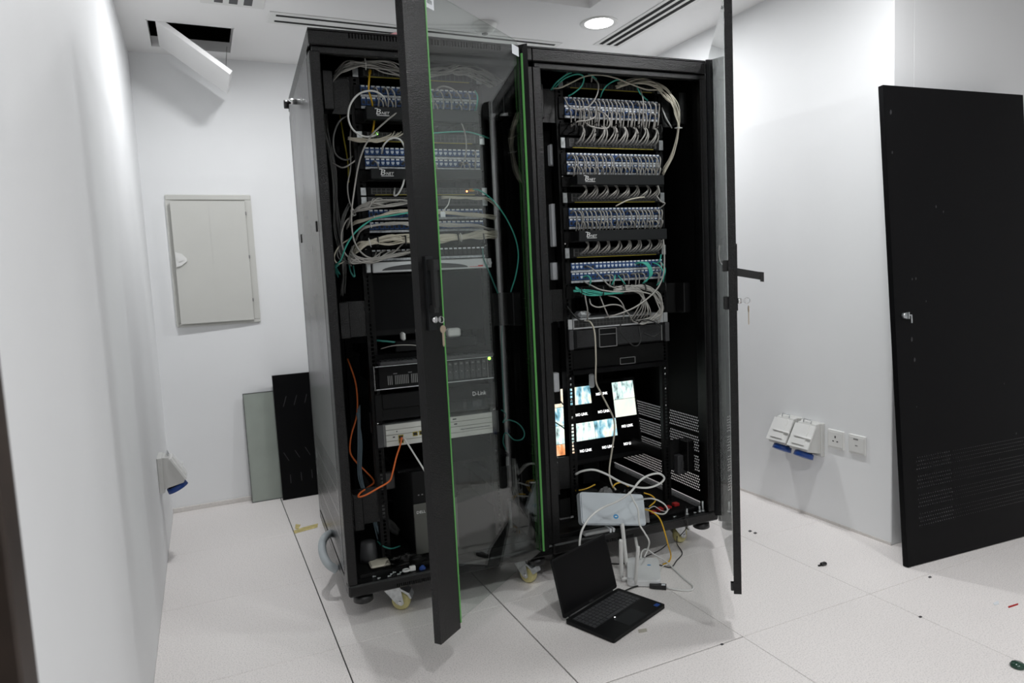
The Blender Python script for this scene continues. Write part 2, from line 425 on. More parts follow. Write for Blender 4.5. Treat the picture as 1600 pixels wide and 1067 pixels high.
# slot diffusers
def diffuser(lab, x0, x1, y0, y1, along, slots):
    t = thing('slot_diffuser', lab, 'air vent', (x0, y0, ZC), 'world', 'linear slot diffusers in the ceiling')
    mb = MB(); mb.box(x0, x1, y0, y1, ZC - .003, ZC - .0005, 0, .001); part(t, 'diffuser_frame', mb, 'white_plastic')
    for (a, b) in slots:
        mb = MB()
        if along == 'x': mb.box(x0 + .03, x1 - .03, y0 + a, y0 + b, ZC - .0045, ZC - .002)
        else: mb.box(x0 + a, x0 + b, y0 + .03, y1 - .03, ZC - .0045, ZC - .002)
        part(t, 'slot', mb, 'matte_black')
diffuser('long white slot diffuser in ceiling running behind both racks', .10, 1.62, 1.62, 1.765, 'x', [(.028, .045), (.10, .118)])
diffuser('slot diffuser with three dark slots beside the lit downlight', 1.80, 1.965, -.6, 1.60, 'y', [(.022, .045), (.068, .092), (.115, .138)])
t = thing('ceiling_vent', 'small square ceiling grille with three dark openings near hatch', 'air vent', (-.06, 1.5, ZC), 'world')
mb = MB(); mb.box(-.19, .07, 1.33, 1.60, ZC - .004, ZC - .0005, 0, .001); part(t, 'vent_frame', mb, 'white_plastic')
for k in range(3):
    mb = MB(); mb.box(-.135 + k * .06, -.10 + k * .06, 1.36, 1.572, ZC - .0055, ZC - .003); part(t, 'vent_opening', mb, 'dark_grey')
t = thing('smoke_detector', 'round white smoke detector on ceiling seen through glass door', 'smoke detector', (1.104, 1.489, ZC), 'world')
mb = MB(); mb.lathe([(.0, -.045), (.03, -.045), (.045, -.035), (.055, -.018), (.062, -.012), (.065, 0)], 28, X=Matrix.Translation((1.104, 1.489, ZC))); part(t, 'detector_body', mb, 'white_plastic')
mb = MB(); mb.lathe([(.0, -.052), (.014, -.050), (.016, -.044)], 16, X=Matrix.Translation((1.104, 1.489, ZC))); part(t, 'sensor_cap', mb, 'mid_grey')

# electrical panel on the back wall
t = thing('electrical_panel', 'cream wall-mounted distribution box with door slightly ajar on back wall', 'electrical panel', (-.21, YB, 1.02), 'world')
x0, x1, za, zb = -.424, .007, 1.02, 1.733
mb = MB()
mb.box(x0, x1, YB - .014, YB, za, za + .022, 0, .004); mb.box(x0, x1, YB - .014, YB, zb - .03, zb, 0, .004)
mb.box(x0, x0 + .025, YB - .014, YB, za + .022, zb - .03); mb.box(x1 - .033, x1, YB - .014, YB, za + .022, zb - .03); mb.box(x0 + .025, x1 - .033, YB - .006, YB, za + .022, zb - .03)
part(t, 'panel_frame', mb, 'warm_white')
hx0 = x1 - .034; an = R_(3.0)
def efn(u, v, d): return (hx0 - u * math.cos(an) - d * math.sin(an), YB - .014 - u * math.sin(an) - d * math.cos(an), v)
def fbox(mb, fn, u0, u1, v0, v1, d0, d1, mi=0):
    return mb.add([fn(u, v, d) for u in (u0, u1) for v in (v0, v1) for d in (d0, d1)], [(0, 1, 3, 2), (4, 6, 7, 5), (0, 4, 5, 1), (2, 3, 7, 6), (0, 2, 6, 4), (1, 5, 7, 3)], mi)
dw = .374
mb = MB(); fbox(mb, efn, 0, dw / 2 - .0006, za + .018, zb - .036, 0, .014); fbox(mb, efn, dw / 2 + .0006, dw, za + .018, zb - .036, 0, .014)
fbox(mb, efn, dw / 2 - .001, dw / 2 + .001, za + .019, zb - .037, 0, .0125)
dr = part(t, 'panel_door', mb, 'warm_white')
pts = [(dw - .004, 1.345), (dw - .004, 1.425), (dw - .035, 1.415), (dw - .058, 1.39), (dw - .058, 1.375), (dw - .03, 1.352)]
mb = MB(); mb.prism(pts, lambda u, v, d: efn(u, v, d), .014, .026); mb.prism([(dw - .015, 1.372), (dw - .015, 1.398), (dw - .042, 1.392), (dw - .042, 1.378)], lambda u, v, d: efn(u, v, d), .026, .03)
part(Thing(dr.ob, t.base, t.frame), 'door_latch', mb, 'white_plastic')
for zz in (1.14, 1.38, 1.62):
    mb = MB(); mb.box(hx0 - .002, hx0 + .004, YB - .030, YB - .013, zz, zz + .018); part(t, 'hinge', mb, 'mid_grey')

# sheets leaning on the back wall
def lean(name, lab, cat, x0, x1, yb, yt, h, th, m, frame_m=None):
    t = thing(name, lab, cat, ((x0 + x1) / 2, yb, 0), 'world')
    an = math.asin((yt - yb) / h)
    def fn(u, v, d): return (x0 + u, yb + v * math.sin(an) - d * math.cos(an), v * math.cos(an) + d * math.sin(an))
    W = x1 - x0
    mb = MB(); fbox(mb, fn, 0, W, 0, h, 0, th); part(t, 'sheet', mb, m)
    return t, fn, W
t, fn, W = lean('glass_sheet', 'grey-green glass sheet leaning on back wall beside black panel', 'glass sheet', -.121, .075, 2.318, 2.358, .62, .008, 'glass_green_grey')
mb = MB(); 
for (a, b, c, d) in ((-.003, 0, -.001, .623), (0, W, .62, .623), (0, W, -.001, .003)): fbox(mb, fn, a, b, c, d, -.001, .0095)
part(t, 'sheet_edge', mb, 'dark_grey')
t, fn, W = lean('vent_panel', 'black slotted metal panel leaning on back wall behind left rack', 'metal panel', .038, .52, 2.268, 2.335, .715, .012, 'satin_black')
for (u, v, s, l) in [(.045, .53, .35, .06), (.105, .535, .35, .055), (.165, .54, .3, .05), (.05, .22, -.5, .05), (.11, .23, -.5, .045), (.17, .235, -.5, .05), (.05, .09, .0, .05), (.11, .095, .0, .05), (.17, .10, .0, .05)]:
    mb = MB(); dx = s * l
    mb.add([fn(u + (dx if q[1] else 0) + q[0] * .003, v + q[1] * l, .0118 + q[2] * .0008) for q in [(0, 0, 0), (1, 0, 0), (1, 1, 0), (0, 1, 0), (0, 0, 1), (1, 0, 1), (1, 1, 1), (0, 1, 1)]], [(0, 1, 2, 3), (4, 5, 6, 7), (0, 1, 5, 4), (1, 2, 6, 5), (2, 3, 7, 6), (3, 0, 4, 7)])
    part(t, 'slot', mb, 'dark_grey')

# tall black panel leaning against the right-hand wall
t = thing('rack_side_panel', 'tall black metal rack panel leaning on the right wall corner', 'metal panel', (2.5, -.05, 0), 'world')
bl = Vector((2.135, -.040, 0)); br = Vector((2.945, -.090, 0)); tl = Vector((2.090, .085, 1.862)); 
ud = (br - bl).normalized(); vd = (tl - bl); vd = (vd - ud * vd.dot(ud)).normalized(); nd = ud.cross(vd)   # nd towards the camera side
if nd.y > 0: nd = -nd
lift = .004; W = .80; Hh = 1.872
def pfn(u, v, d): return bl + ud * u + vd * v + nd * d + Vector((0, 0, lift))
mb = MB()
rows = [(.145, .205), (.22, .28), (.295, .355), (.37, .43)]
pu0, pu1 = .07, .73
vv = [0] + [q for r in rows for q in r] + [Hh]
for a, b in zip(vv[::2], vv[1::2]): mb.add([pfn(0, a, 0), pfn(W, a, 0), pfn(W, b, 0), pfn(0, b, 0)], [(0, 1, 2, 3)])
for (a, b) in rows:
    for (c, d) in ((0, pu0), (pu1, W)): mb.add([pfn(c, a, 0), pfn(d, a, 0), pfn(d, b, 0), pfn(c, b, 0)], [(0, 1, 2, 3)])
    mb.perf(lambda u, v: pfn(u, v, 0), pu0, .27, a, b, .0125, .0026); mb.perf(lambda u, v: pfn(u, v, 0), .27, pu1, a, b, .0125, .0009)  # right-hand holes shrunk: shade behind the panel put into the shape
part(t, 'panel_sheet', mb, 'satin_black')
mb = MB()
for (a, b, c, d) in ((0, .002, 0, Hh), (W - .002, W, 0, Hh), (0, W, 0, .002), (0, W, Hh - .002, Hh)): fbox(mb, pfn, a, b, c, d, -.022, 0)
part(t, 'folded_edge', mb, 'satin_black')
mb = MB(); c = pfn(.045, .985, 0); mb.cyl(c, pfn(.045, .985, .014), .011, 16); lk = part(t, 'lock', mb, 'zinc')
mb = MB(); fbox(mb, pfn, .043, .047, .972, .998, .014, .026); fbox(mb, pfn, .043, .062, .984, .988, .020, .024); fbox(mb, pfn, .058, .064, .955, .984, .021, .023); part(lk, 'key', mb, 'zinc')
mb = MB()
for (u, v, l) in [(.03, 1.76, .02), (.028, 1.61, .012), (.25, 1.40, .012), (.29, 1.38, .01), (.10, 1.12, .01), (.12, 1.12, .012), (.08, .88, .02), (.09, .80, .018), (.17, 1.03, .008), (.09, .62, .006), (.60, .66, .006), (.55, .35, .006), (.66, .44, .01)]:
    mb.prism([(u, v), (u + l * .35, v + l * .2), (u + l * .4, v + l * .7), (u + l * .15, v + l), (u - l * .1, v + l * .5)], pfn, 0, .0006)
part(t, 'paint_chips', mb, 'dark_grey', kind='stuff')

# sockets
def ind_socket(wallx, sgn, yc, zc, lab, group):
    t = thing('industrial_socket', lab, 'socket', (wallx, yc, zc - .085), 'world', group)
    h = .062
    mb = MB(); mb.box(wallx, wallx + sgn * .022, yc - h, yc + h, zc - .08, zc + .078, 0, .003); part(t, 'back_plate', mb, 'socket_grey')
    prof = [(.022, .075), (.045, .072), (.105, -.035), (.098, -.048), (.022, -.065)]
    mb = MB(); mb.prism(prof, lambda u, v, d: (wallx + sgn * u, yc + d, zc + v), -h + .01, h - .01); part(t, 'housing', mb, 'socket_grey')
    mb = MB()
    d = Vector((sgn * .060, 0, -.107)).normalized(); n = Vector((sgn * .107, 0, .060)).normalized(); o = Vector((wallx + sgn * .045, yc, zc + .074))
    def fn(u, v, e): return o + Vector((0, u, 0)) + d * v + n * e
    mb.prism([(-h + .004, .01), (h - .004, .01), (h - .002, .125), (-h + .002, .125)], fn, 0, .008); mb.prism([(-.03, .012), (.03, .012), (.036, .11), (-.036, .11)], fn, .008, .014)
    part(t, 'flap_cover', mb, 'white_plastic')
    mb = MB(); mb.cyl(fn(.028, .075, .016), fn(-.07 if sgn < 0 else .07, .075, .016), .004, 8); part(t, 'release_lever', mb, 'white_plastic')
    mb = MB(); mb.tube([fn(-.022, 0, 0), fn(-.022, -.016, .004), fn(.022, -.016, .004), fn(.022, 0, 0)], .0025, 6); part(t, 'hinge_spring', mb, 'zinc')
    mb = MB(); X = Matrix.Translation((wallx + sgn * .064, yc, zc - .064)) @ Matrix.Rotation(sgn * R_(-24), 4, 'Y')
    mb.lathe([(.034, .0), (.042, .0), (.045, -.022), (.037, -.024)], 28, X=X); part(t, 'blue_collar', mb, 'blue_ring', 'blue plastic collar')
    mb = MB(); mb.lathe([(.0, -.002), (.034, -.002), (.034, .01)], 24, X=X); part(t, 'socket_face', mb, 'dark_grey')
ind_socket(XR, -1, .665, .395, 'grey industrial socket with blue collar, nearer the right rack door', 'industrial sockets on walls')
ind_socket(XR, -1, .535, .390, 'grey industrial socket with blue collar, beside the three-pin socket', 'industrial sockets on walls')
ind_socket(XL, 1, 1.62, .415, 'industrial socket seen side-on low on the left wall', 'industrial sockets on walls')
def wall_plate(yc, zc, name, lab, pins):
    t = thing(name, lab, 'socket', (XR, yc, zc - .043), 'world')
    mb = MB(); mb.box(XR - .010, XR, yc - .0435, yc + .0435, zc - .043, zc + .043, 0, .003); mb.box(XR - .012, XR - .010, yc - .036, yc + .036, zc - .034, zc + .034, 0, .001); part(t, 'faceplate', mb, 'white_plastic')
    for k, (dy, dz, hy, hz) in enumerate(pins):
        mb = MB(); mb.box(XR - .0126, XR - .0118, yc + dy - hy, yc + dy + hy, zc + dz - hz, zc + dz + hz); part(t, 'pin_hole' if len(pins) == 3 else 'port', mb, 'port_dark' if len(pins) == 3 else 'mid_grey')
wall_plate(.408, .405, 'three_pin_socket', 'white three-pin wall socket beside the industrial sockets', [(0, .012, .003, .0055), (.011, -.008, .004, .0025), (-.011, -.008, .004, .0025)])
wall_plate(.298, .404, 'wall_faceplate', 'white square wall faceplate nearest the wall corner', [(0.003, .024, .012, .003), (0, -.004, .006, .002)])
# ================================================================ THE RACKS (rack frame: x along the fronts, y into the rack)
RW, RD, RH, RB = .7918, .93, 2.046, .157
def rail(mb, x0, x1, y, z0, z1, lip):
    """mounting rail: a strip with real square holes and a lip running back"""
    xc = (x0 + x1) / 2; h = .0048; pitch = .01481
    def q(a, b, c, d): mb.add([(a, y, c), (b, y, c), (b, y, d), (a, y, d)], [(0, 1, 2, 3)])
    q(x0, xc - h, z0, z1); q(xc + h, x1, z0, z1)
    n = int((z1 - z0) / pitch); zp = z0
    for k in range(n):
        zc = z0 + (k + .5) * pitch; q(xc - h, xc + h, zp, zc - h); zp = zc + h
    q(xc - h, xc + h, zp, z1)
    xl = x0 if lip < 0 else x1
    mb.add([(xl, y, z0), (xl, y + .045, z0), (xl, y + .045, z1), (xl, y, z1)], [(0, 1, 2, 3)])
    xo = x1 if lip < 0 else x0
    mb.add([(xo, y, z0), (xo, y + .02, z0), (xo, y + .02, z1), (xo, y, z1)], [(0, 1, 2, 3)])
def side_panel(t, x, out, lock):
    mb = MB(); y0, y1, z0, z1 = .075, RD - .03, RB + .012, RH - .05
    rows = [(.205, .28), (.295, .37), (.385, .46), (.475, .55)]; a0, a1 = y0 + .05, y1 - .05
    f = lambda u, v: (x, u, v)
    vv = [z0] + [q for r in rows for q in r] + [z1]
    for a, b in zip(vv[::2], vv[1::2]): mb.add([f(y0, a), f(y1, a), f(y1, b), f(y0, b)], [(0, 1, 2, 3)])
    for (a, b) in rows:
        for (c, d) in ((y0, a0), (a1, y1)): mb.add([f(c, a), f(d, a), f(d, b), f(c, b)], [(0, 1, 2, 3)])
        mb.perf(f, a0, a1, a, b, .0125, .0031)
    xi = x - out * .016
    for (a, b, c, d) in ((y0, y0 + .002, z0, z1), (y1 - .002, y1, z0, z1), (y0, y1, z0, z0 + .002), (y0, y1, z1 - .002, z1)): mb.box(min(x, xi), max(x, xi), a, b, c, d)
    p = part(t, 'side_panel', mb, 'side_steel' if lock else 'matte_black')
    if lock:
        for (yy, zz) in ((.15, 1.42), (.78, 1.42)):
            mb = MB(); mb.box(x + out * .0005, x + out * .003, yy - .012, yy + .012, zz - .018, zz + .018); part(p, 'latch_slot', mb, 'matte_black')
        mb = MB(); mb.cyl((x, .55, RH - .10), (x + out * .03, .55, RH - .10), .011, 14); part(p, 'lock_barrel', mb, 'chrome')
        mb = MB(); mb.cyl((x + out * .03, .55, RH - .112), (x + out * .048, .55, RH - .112), .016, 14); part(p, 'lock_knob', mb, 'cable_black')
def rack(x0, lab, side):
    x1 = x0 + RW
    t = thing('server_rack', lab, 'server rack', (x0 + RW / 2, RD / 2, 0), 'rack', 'server racks')
    # base frame
    mb = MB()
    mb.box(x0, x1, 0, .05, .115, RB, 0, .006); mb.box(x0, x1, RD - .05, RD, .115, RB, 0, .004)
    mb.box(x0, x0 + .05, .05, RD - .05, .115, RB); mb.box(x1 - .05, x1, .05, RD - .05, .115, RB)
    mb.box(x0 + .05, x1 - .05, .05, .058, .135, .172); 
    part(t, 'base_frame', mb, 'powder_black')
    mb = MB(); mb.box(x0 + .05, x1 - .05, .058, RD - .05, .150, .156); part(t, 'base_tray', mb, 'matte_black')
    mb = MB()
    for k in range(26): mb.box(x0 + .17 + k * .0075, x0 + .1735 + k * .0075, -.0006, .001, .122, .134)
    part(t, 'base_slots', mb, 'deep_black', kind='stuff')
    # posts, folded sections
    for (a, b, s) in ((x0, x0 + .034, 1), (x1 - .048, x1, -1)):
        mb = MB(); mb.box(a, b, .004, .03, RB, RH - .07, 0, .003)
        c = a if s > 0 else b - .02
        mb.box(c, c + .02, .03, .10, RB, RH - .07); 
        d = a + .022 if s > 0 else b - .034
        mb.box(d, d + .012, .03, .075, RB, RH - .07)
        part(t, 'front_post', mb, 'powder_black')
        mb = MB(); mb.box(a, b, RD - .05, RD, RB, RH - .07, 0, .003); part(t, 'rear_post', mb, 'powder_black')
    # roof
    mb = MB()
    ins = 0 if side < 0 else 0
    roofhole = [(x1 - .13 + k % 2 * .045, x1 - .10 + k % 2 * .045, .28 + k // 2 * .022, .288 + k // 2 * .022) for k in range(8)]
    plate(mb, x0, x1, .0, RD, RH - .006, RH, roofhole)
    mb.box(x0, x1, 0, .03, RH - .052, RH - .006, 0, .003); mb.box(x0, x0 + .02, .03, RD, RH - .05, RH - .006); mb.box(x1 - .02, x1, .03, RD, RH - .05, RH - .006); mb.box(x0, x1, RD - .03, RD, RH - .05, RH - .006)
    part(t, 'roof', mb, 'powder_black')
    mb = MB(); mb.box(x0 + .01, x1 - .01, .012, .035, RH - .075, RH - .052, 0, .003); part(t, 'header_rail', mb, 'powder_black')
    mb = MB()
    if side < 0:
        for k in range(52): mb.box(x0 + .13 + k * .0105, x0 + .1345 + k * .0105, -.0008, .001, RH - .024, RH - .006)
        part(t, 'roof_slots', mb, 'deep_black', kind='stuff')
    # rear door
    mb = MB(); mb.box(x0 + .01, x1 - .01, RD, RD + .018, RB - .02, RH - .03, 0, .003); part(t, 'rear_door', mb, 'satin_black')
    # mounting rails and their brackets
    off = .0 if side < 0 else .013
    ra, rb = x0 + .150 + off, x0 + .612 + off
    for (a, s) in ((ra, -1), (rb, 1)):
        mb = MB(); rail(mb, a, a + .034, .155, RB + .02, RH - .10, s); part(t, 'mounting_rail', mb, 'rail_black')
        mb = MB(); rail(mb, a, a + .034, .74, RB + .02, RH - .10, s); part(t, 'mounting_rail', mb, 'rail_black')
        for (zc, hh) in ((1.878, .065), (1.085, .065), (.385, .068)):
            if s < 0: u0, u1, p = x0 + .048, a, x0 + .048
            else: u0, u1, p = a + .034, x1 - .048, x1 - .048 - .036
            mb = MB(); mb.box(u0, u1, .160, .164, zc - hh, zc + hh)
            mb.box(p, p + .036, .095, .160, zc - hh, zc + hh, 0, .003)
            part(t, 'rail_bracket', mb, 'powder_black')
        for zc in (1.878, 1.085, .385):
            mb = MB(); q = (a + .017); mb.box(q - .01 if s < 0 else q - .01, q + .01, .20, .70, zc - .02, zc + .02); part(t, 'depth_brace', mb, 'rail_black')
    # inner corner struts
    mb = MB(); u = x1 - .085 if side < 0 else x0 + .06
    mb.box(u, u + .012, .25, .262, RB, RH - .1); part(t, 'cable_strut', mb, 'mid_grey' if side < 0 else 'rail_black')
    # screws on the rails
    mb = MB()
    for zz in [1.80 - .0444 * .5 * k for k in range(0, 24, 3)] + [.78, .755, .69, .615]:
        for a in (ra, rb): mb.lathe([(.0, .003), (.004, .0025), (.0055, 0)], 8, X=Matrix.Translation((a + .017, .1545, zz)) @ Matrix.Rotation(R_(90), 4, 'X'))
    part(t, 'rail_screws', mb, 'chrome', kind='stuff')
    # feet
    for (fx, fy) in ((x0 + .055, .05), (x1 - .055, .05), (x0 + .055, RD - .06), (x1 - .055, RD - .06)):
        mb = MB(); mb.lathe([(.010, .118), (.010, .09), (.034, .09), (.036, .068), (.030, .064), (.0, .064)][::-1], 20, X=Matrix.Translation((fx, fy, .012))); part(t, 'levelling_foot', mb, 'cable_black')
    if side < 0: side_panel(t, x0, -1, True)
    else: side_panel(t, x1, 1, False)
    return t
def caster(t, fx, fy, ang):
    X = Matrix.Translation((fx, fy, 0)) @ Matrix.Rotation(R_(ang), 4, 'Z')
    P = lambda p: X @ Vector(p)
    mb = MB(); mb.box(-.04, .04, -.032, .032, .106, .114, 0, 0, X)
    mb.lathe([(.026, .106), (.026, .094), (.02, .090)], 18, X=X)
    for s in (-1, 1):
        pl_ = [(-.036, .092), (.034, .092), (.044, .030), (.034, .022), (.018, .028)]
        mb.prism(pl_, lambda u, v, d: P((u, d, v)), s * .022, s * .025)
    br = part(t, 'caster', mb, 'zinc', 'zinc swivel caster')
    cx = .030; r = .0345
    prof = [(.0, -.018), (.010, -.018), (.010, -.014), (.022, -.014), (.027, -.016), (r - .003, -.015), (r, -.009), (r, .009), (r - .003, .015), (.027, .016), (.022, .014), (.010, .014), (.010, .018), (0, .018)]
    mb = MB(); mb.lathe(prof, 28, X=X @ Matrix.Translation((cx, 0, r)) @ Matrix.Rotation(R_(90), 4, 'X')); part(br, 'wheel', mb, 'wheel_cream', 'cream plastic wheel')
    mb = MB(); mb.cyl(P((cx, -.029, r)), P((cx, .029, r)), .007, 10); part(br, 'axle_bolt', mb, 'chrome')
    mb = MB(); mb.prism([(.030, .090), (.066, .070), (.074, .050), (.068, .048), (.058, .064), (.030, .082)], lambda u, v, d: P((u, d, v)), -.024, .024); part(br, 'brake_pedal', mb, 'zinc')
rl = rack(0, 'black server rack on the left with half-open glass door', -1)
rr = rack(RW, 'black server rack on the right, its glass door seen edge-on', 1)
for (t, fx, fy, a) in ((rl, .17, .09, -25), (rl, RW - .10, .09, -60), (rl, .12, RD - .1, 40), (rl, RW - .12, RD - .1, 0), (rr, RW + .13, .12, 30), (rr, 2 * RW - .15, .11, 15), (rr, 2 * RW - .12, RD - .1, 0), (rr, RW + .12, RD - .1, 90)):
    caster(t, fx, fy, a)

# ---------------------------------------------------------------- glass front doors
def door(t, hx, hy, deg, lab, lever_out, stickers, edge='glass_edge'):
    a = R_(180 + deg); u_ = Vector((math.cos(a), math.sin(a), 0)); n_ = Vector((math.cos(R_(270 + deg)), math.sin(R_(270 + deg)), 0))
    H = Vector((hx, hy, 0)); W, z0, z1 = .736, .160, 2.045
    def fn(u, v, d): return H + u_ * u + n_ * d + Vector((0, 0, v))
    sw, hw, th = .105, .040, .024
    mb = MB(); fbox(mb, fn, W - sw, W, z0 - .012, z1 + .012, -.010, 0); fbox(mb, fn, W - .004, W, z0 - .012, z1 + .012, -th, -.010)
    d = part(t, 'front_door', mb, 'powder_black', lab)
    mb = MB(); fbox(mb, fn, 0, hw, z0, z1 - .03, -th, 0); mb.prism([(0, z1 - .03), (hw, z1 - .03), (hw * .6, z1 - .008), (0, z1)], fn, -th, 0); part(d, 'hinge_stile', mb, 'satin_black')
    r = .035; top = [(W - sw + .004, z1 - .004), (hw + r, z1 - .004)] + [(hw + .002 + r - r * math.sin(k * math.pi / 8), z1 - .004 - r + r * math.cos(k * math.pi / 8)) for k in range(5)]
    poly = [(hw + .002, z0 + .004), (W - sw + .004, z0 + .004)] + top
    mb = MB(); mb.prism(poly, fn, -.0165, -.011); part(d, 'glass_pane', mb, 'door_glass', 'clear glass pane')
    mb = MB()
    fbox(mb, fn, W - sw - .0065, W - sw - .0005, z0 + .004, z1 - .004, -.011, .0008); part(d, 'glass_edge_strip', mb, 'glass_edge', 'bright green glass edge')
    mb = MB(); fbox(mb, fn, hw + .0005, hw + .004, z0 + .004, z1 - .045, -.006, .0008); part(d, 'glass_edge_strip', mb, edge)
    # swing handle in its dished plate
    hu = W - .045
    mb = MB(); fbox(mb, fn, hu - .019, hu + .019, 1.071, 1.281, 0, .006); part(d, 'handle_plate', mb, 'cover_black')
    mb = MB()
    if not lever_out:
        fbox(mb, fn, hu - .009, hu + .009, 1.136, 1.256, .014, .026); fbox(mb, fn, hu - .012, hu + .012, 1.241, 1.271, .006, .030); fbox(mb, fn, hu - .011, hu + .011, 1.121, 1.144, .006, .022)
    else:
        mb.prism([(1.205, .006), (1.188, .080), (1.164, .080), (1.180, .006)], lambda v, dd, u: fn(u, v, dd), hu - .010, hu + .010)
        mb.prism([(1.190, .074), (1.188, .086), (1.158, .086), (1.159, .078)], lambda v, dd, u: fn(u, v, dd), hu - .012, hu + .012)
    part(d, 'swing_handle', mb, 'cable_black')
    mb = MB(); mb.cyl(fn(hu, 1.101, .004), fn(hu, 1.101, .018), .009, 16); part(d, 'lock_cylinder', mb, 'chrome')
    mb = MB(); fbox(mb, fn, hu - .001, hu + .001, 1.096, 1.106, .018, .034)
    mb.tube([fn(hu, 1.101 + .009 * math.cos(k * .628), .036 + .009 * math.sin(k * .628)) for k in range(11)], .0012, 6)
    part(d, 'key', mb, 'chrome')
    mb = MB(); c = fn(hu, 1.074, .040)
    def kf(u, v, dd): return c + (u_ * -1 * u) + Vector((0, 0, v)) + n_ * dd
    circ = [(.013 * math.cos(k * math.pi / 8), .011 * math.sin(k * math.pi / 8)) for k in range(16)]
    mb.prism(circ, kf, -.001, .001); mb.prism([(-.004, -.010), (-.004, -.045), (.0, -.05), (.0045, -.044), (.0045, -.010)], kf, -.001, .001); part(d, 'spare_key', mb, 'brass_key')
    # inner latch parts
    mb = MB(); fbox(mb, fn, W - .05, W - .02, 1.076, 1.116, -th - .012, -.010); part(d, 'latch_keeper', mb, 'cable_black')
    mb = MB(); fbox(mb, fn, W - .047, W - .023, 1.196, 1.231, -th - .014, -.010)
    mb.tube([fn(W - .035, 1.216, -th - .012), fn(W - .07, 1.226, -th - .018), fn(W - .095, 1.251, -th - .018), fn(W - .10, 1.281, -th - .016)], .004, 6, 1); part(d, 'latch', mb, ['cable_black', 'chrome'])
    if lever_out:
        mb = MB(); fbox(mb, fn, W - .02, W - .006, z0 - .004, z0 + .022, -th - .008, -.010); part(d, 'corner_catch', mb, 'cable_black')
    for (us, vs, w_, h_, m_) in stickers:
        mb = MB(); fbox(mb, fn, us, us + w_, vs, vs + h_, -.011, -.0104); part(d, 'sticker', mb, m_, 'small printed sticker')
    return fn
LD = door(rl, RW - .030, -.026, 39.6, 'black-framed glass door swung half open', False, [(.048, 1.988, .05, .032, 'tag_white'), (.57, 1.988, .04, .03, 'tag_white'), (.58, 2.0, .025, .012, 'cable_teal_dim')])
RDOOR = door(rr, 2 * RW - .012, -.026, 56.6, 'black-framed glass door seen edge-on', True, [], 'satin_black')
# ================================================================ DEVICES IN THE RACKS
PX = 2 * .0 + .4015            # panel centre, left rack
QX = 1.2065                    # panel centre, right rack
YF = .148                      # front plane of the mounted units
SIDE = {PX: 'left rack', QX: 'right rack'}
def ears(mb, cx, z0, z1, mi=0):
    for s in (-1, 1): mb.box(cx + s * .241, cx + s * .222, YF - .002, YF + .003, z0, z1, mi)
def patch_panel(cx, z0, z1, rows, lab, blue='keystone_blue', shields=None, group='patch panels in the racks'):
    t = thing('patch_panel', lab, 'patch panel', (cx, YF, z0), 'rack', group)
    mb = MB(); mb.box(cx - .241, cx + .241, YF, YF + .003, z0, z1); mb.box(cx - .225, cx + .225, YF + .003, YF + .04, z0 + .003, z1 - .003); part(t, 'panel_body', mb, 'device_black')
    rh = (z1 - z0) / rows
    w = .437; p = w / 24; xs0 = cx - w / 2
    for r in range(rows):
        zt = z1 - r * rh
        mb = MB(); mb.box(xs0, xs0 + w, YF - .004, YF, zt - rh, zt - rh + rh * .22, 0, .001); part(t, 'label_strip', mb, 'label_silver')
        mb = MB(); tg = MB(); cv = MB()
        for k in range(24):
            a = xs0 + k * p
            mb.box(a + .0006, a + p - .0006, YF - .006, YF, zt - rh * .72, zt - rh * .05, 0, .001)
            tg.box(a + .0032, a + p - .0032, YF - .0075, YF - .006, zt - rh * .18, zt - rh * .05)
            if shields and (r, k) in shields:
                c = a + p / 2; zz = zt - rh * .46
                cv.prism([(c - .0052, zz + .005), (c + .0052, zz + .005), (c + .0052, zz - .001), (c, zz - .0062), (c - .0052, zz - .001)], lambda u, v, d: (u, d, v), YF - .0085, YF - .006)
            else:
                c = a + p / 2; zz = zt - rh * .46
                cv.box(c - .0050, c + .0050, YF - .0066, YF - .006, zz - .006, zz + .005, 1)
        part(t, 'keystone_row', mb, blue, 'row of blue keystone jacks' if 'blue' in blue else None, 'stuff')
        part(t, 'port_tags', tg, 'tag_white', None, 'stuff'); part(t, 'dust_covers', cv, ['cover_pale', 'port_dark'], None, 'stuff')
    return t
def switch(cx, z0, z1, lab, ear='zinc', line=True, face='device_black', rows=2, led=None, cols=24, w=.40, sh=0):
    t = thing('network_switch', lab, 'network switch', (cx, YF, z0), 'rack', 'network switches in the racks')
    mb = MB(); mb.box(cx - .219, cx + .219, YF - .004, YF + .26, z0, z1, 0, .0015); part(t, 'chassis', mb, face)
    mb = MB()
    for s in (-1, 1):
        mb = MB(); mb.box(cx + s * .241, cx + s * .221, YF - .003, YF + .001, z0 + .001, z1 - .001, 0, .001)
        e = part(t, 'mounting_ear', mb, ear)
    mb = MB(); mb.box(cx - w / 2 + sh - .004, cx + w / 2 + sh + .004, YF - .0052, YF - .004, z0 + (z1 - z0) * .16, z1 - (z1 - z0) * .12); part(t, 'port_bezel', mb, 'port_frame')
    mb = MB(); p = w / cols; hz = (z1 - z0) * .70 / rows
    for r in range(rows):
        for k in range(cols):
            a = cx - w / 2 + sh + k * p; b = z0 + (z1 - z0) * .17 + r * hz
            mb.box(a + .0016, a + p - .0016, YF - .0062, YF - .005, b + .0012, b + hz - .0012)
    part(t, 'ports', mb, 'port_dark', None, 'stuff')
    if line:
        mb = MB(); mb.box(cx - .19, cx + .19, YF - .0055, YF - .004, z0 + .0015, z0 + .0038); part(t, 'yellow_stripe', mb, 'yellow_line')
    if led:
        mb = MB(); mb.box(cx + led[0], cx + led[0] + .006, YF - .008, YF - .004, z0 + led[1], z0 + led[1] + .006); part(t, 'status_light', mb, led[2])
    return t
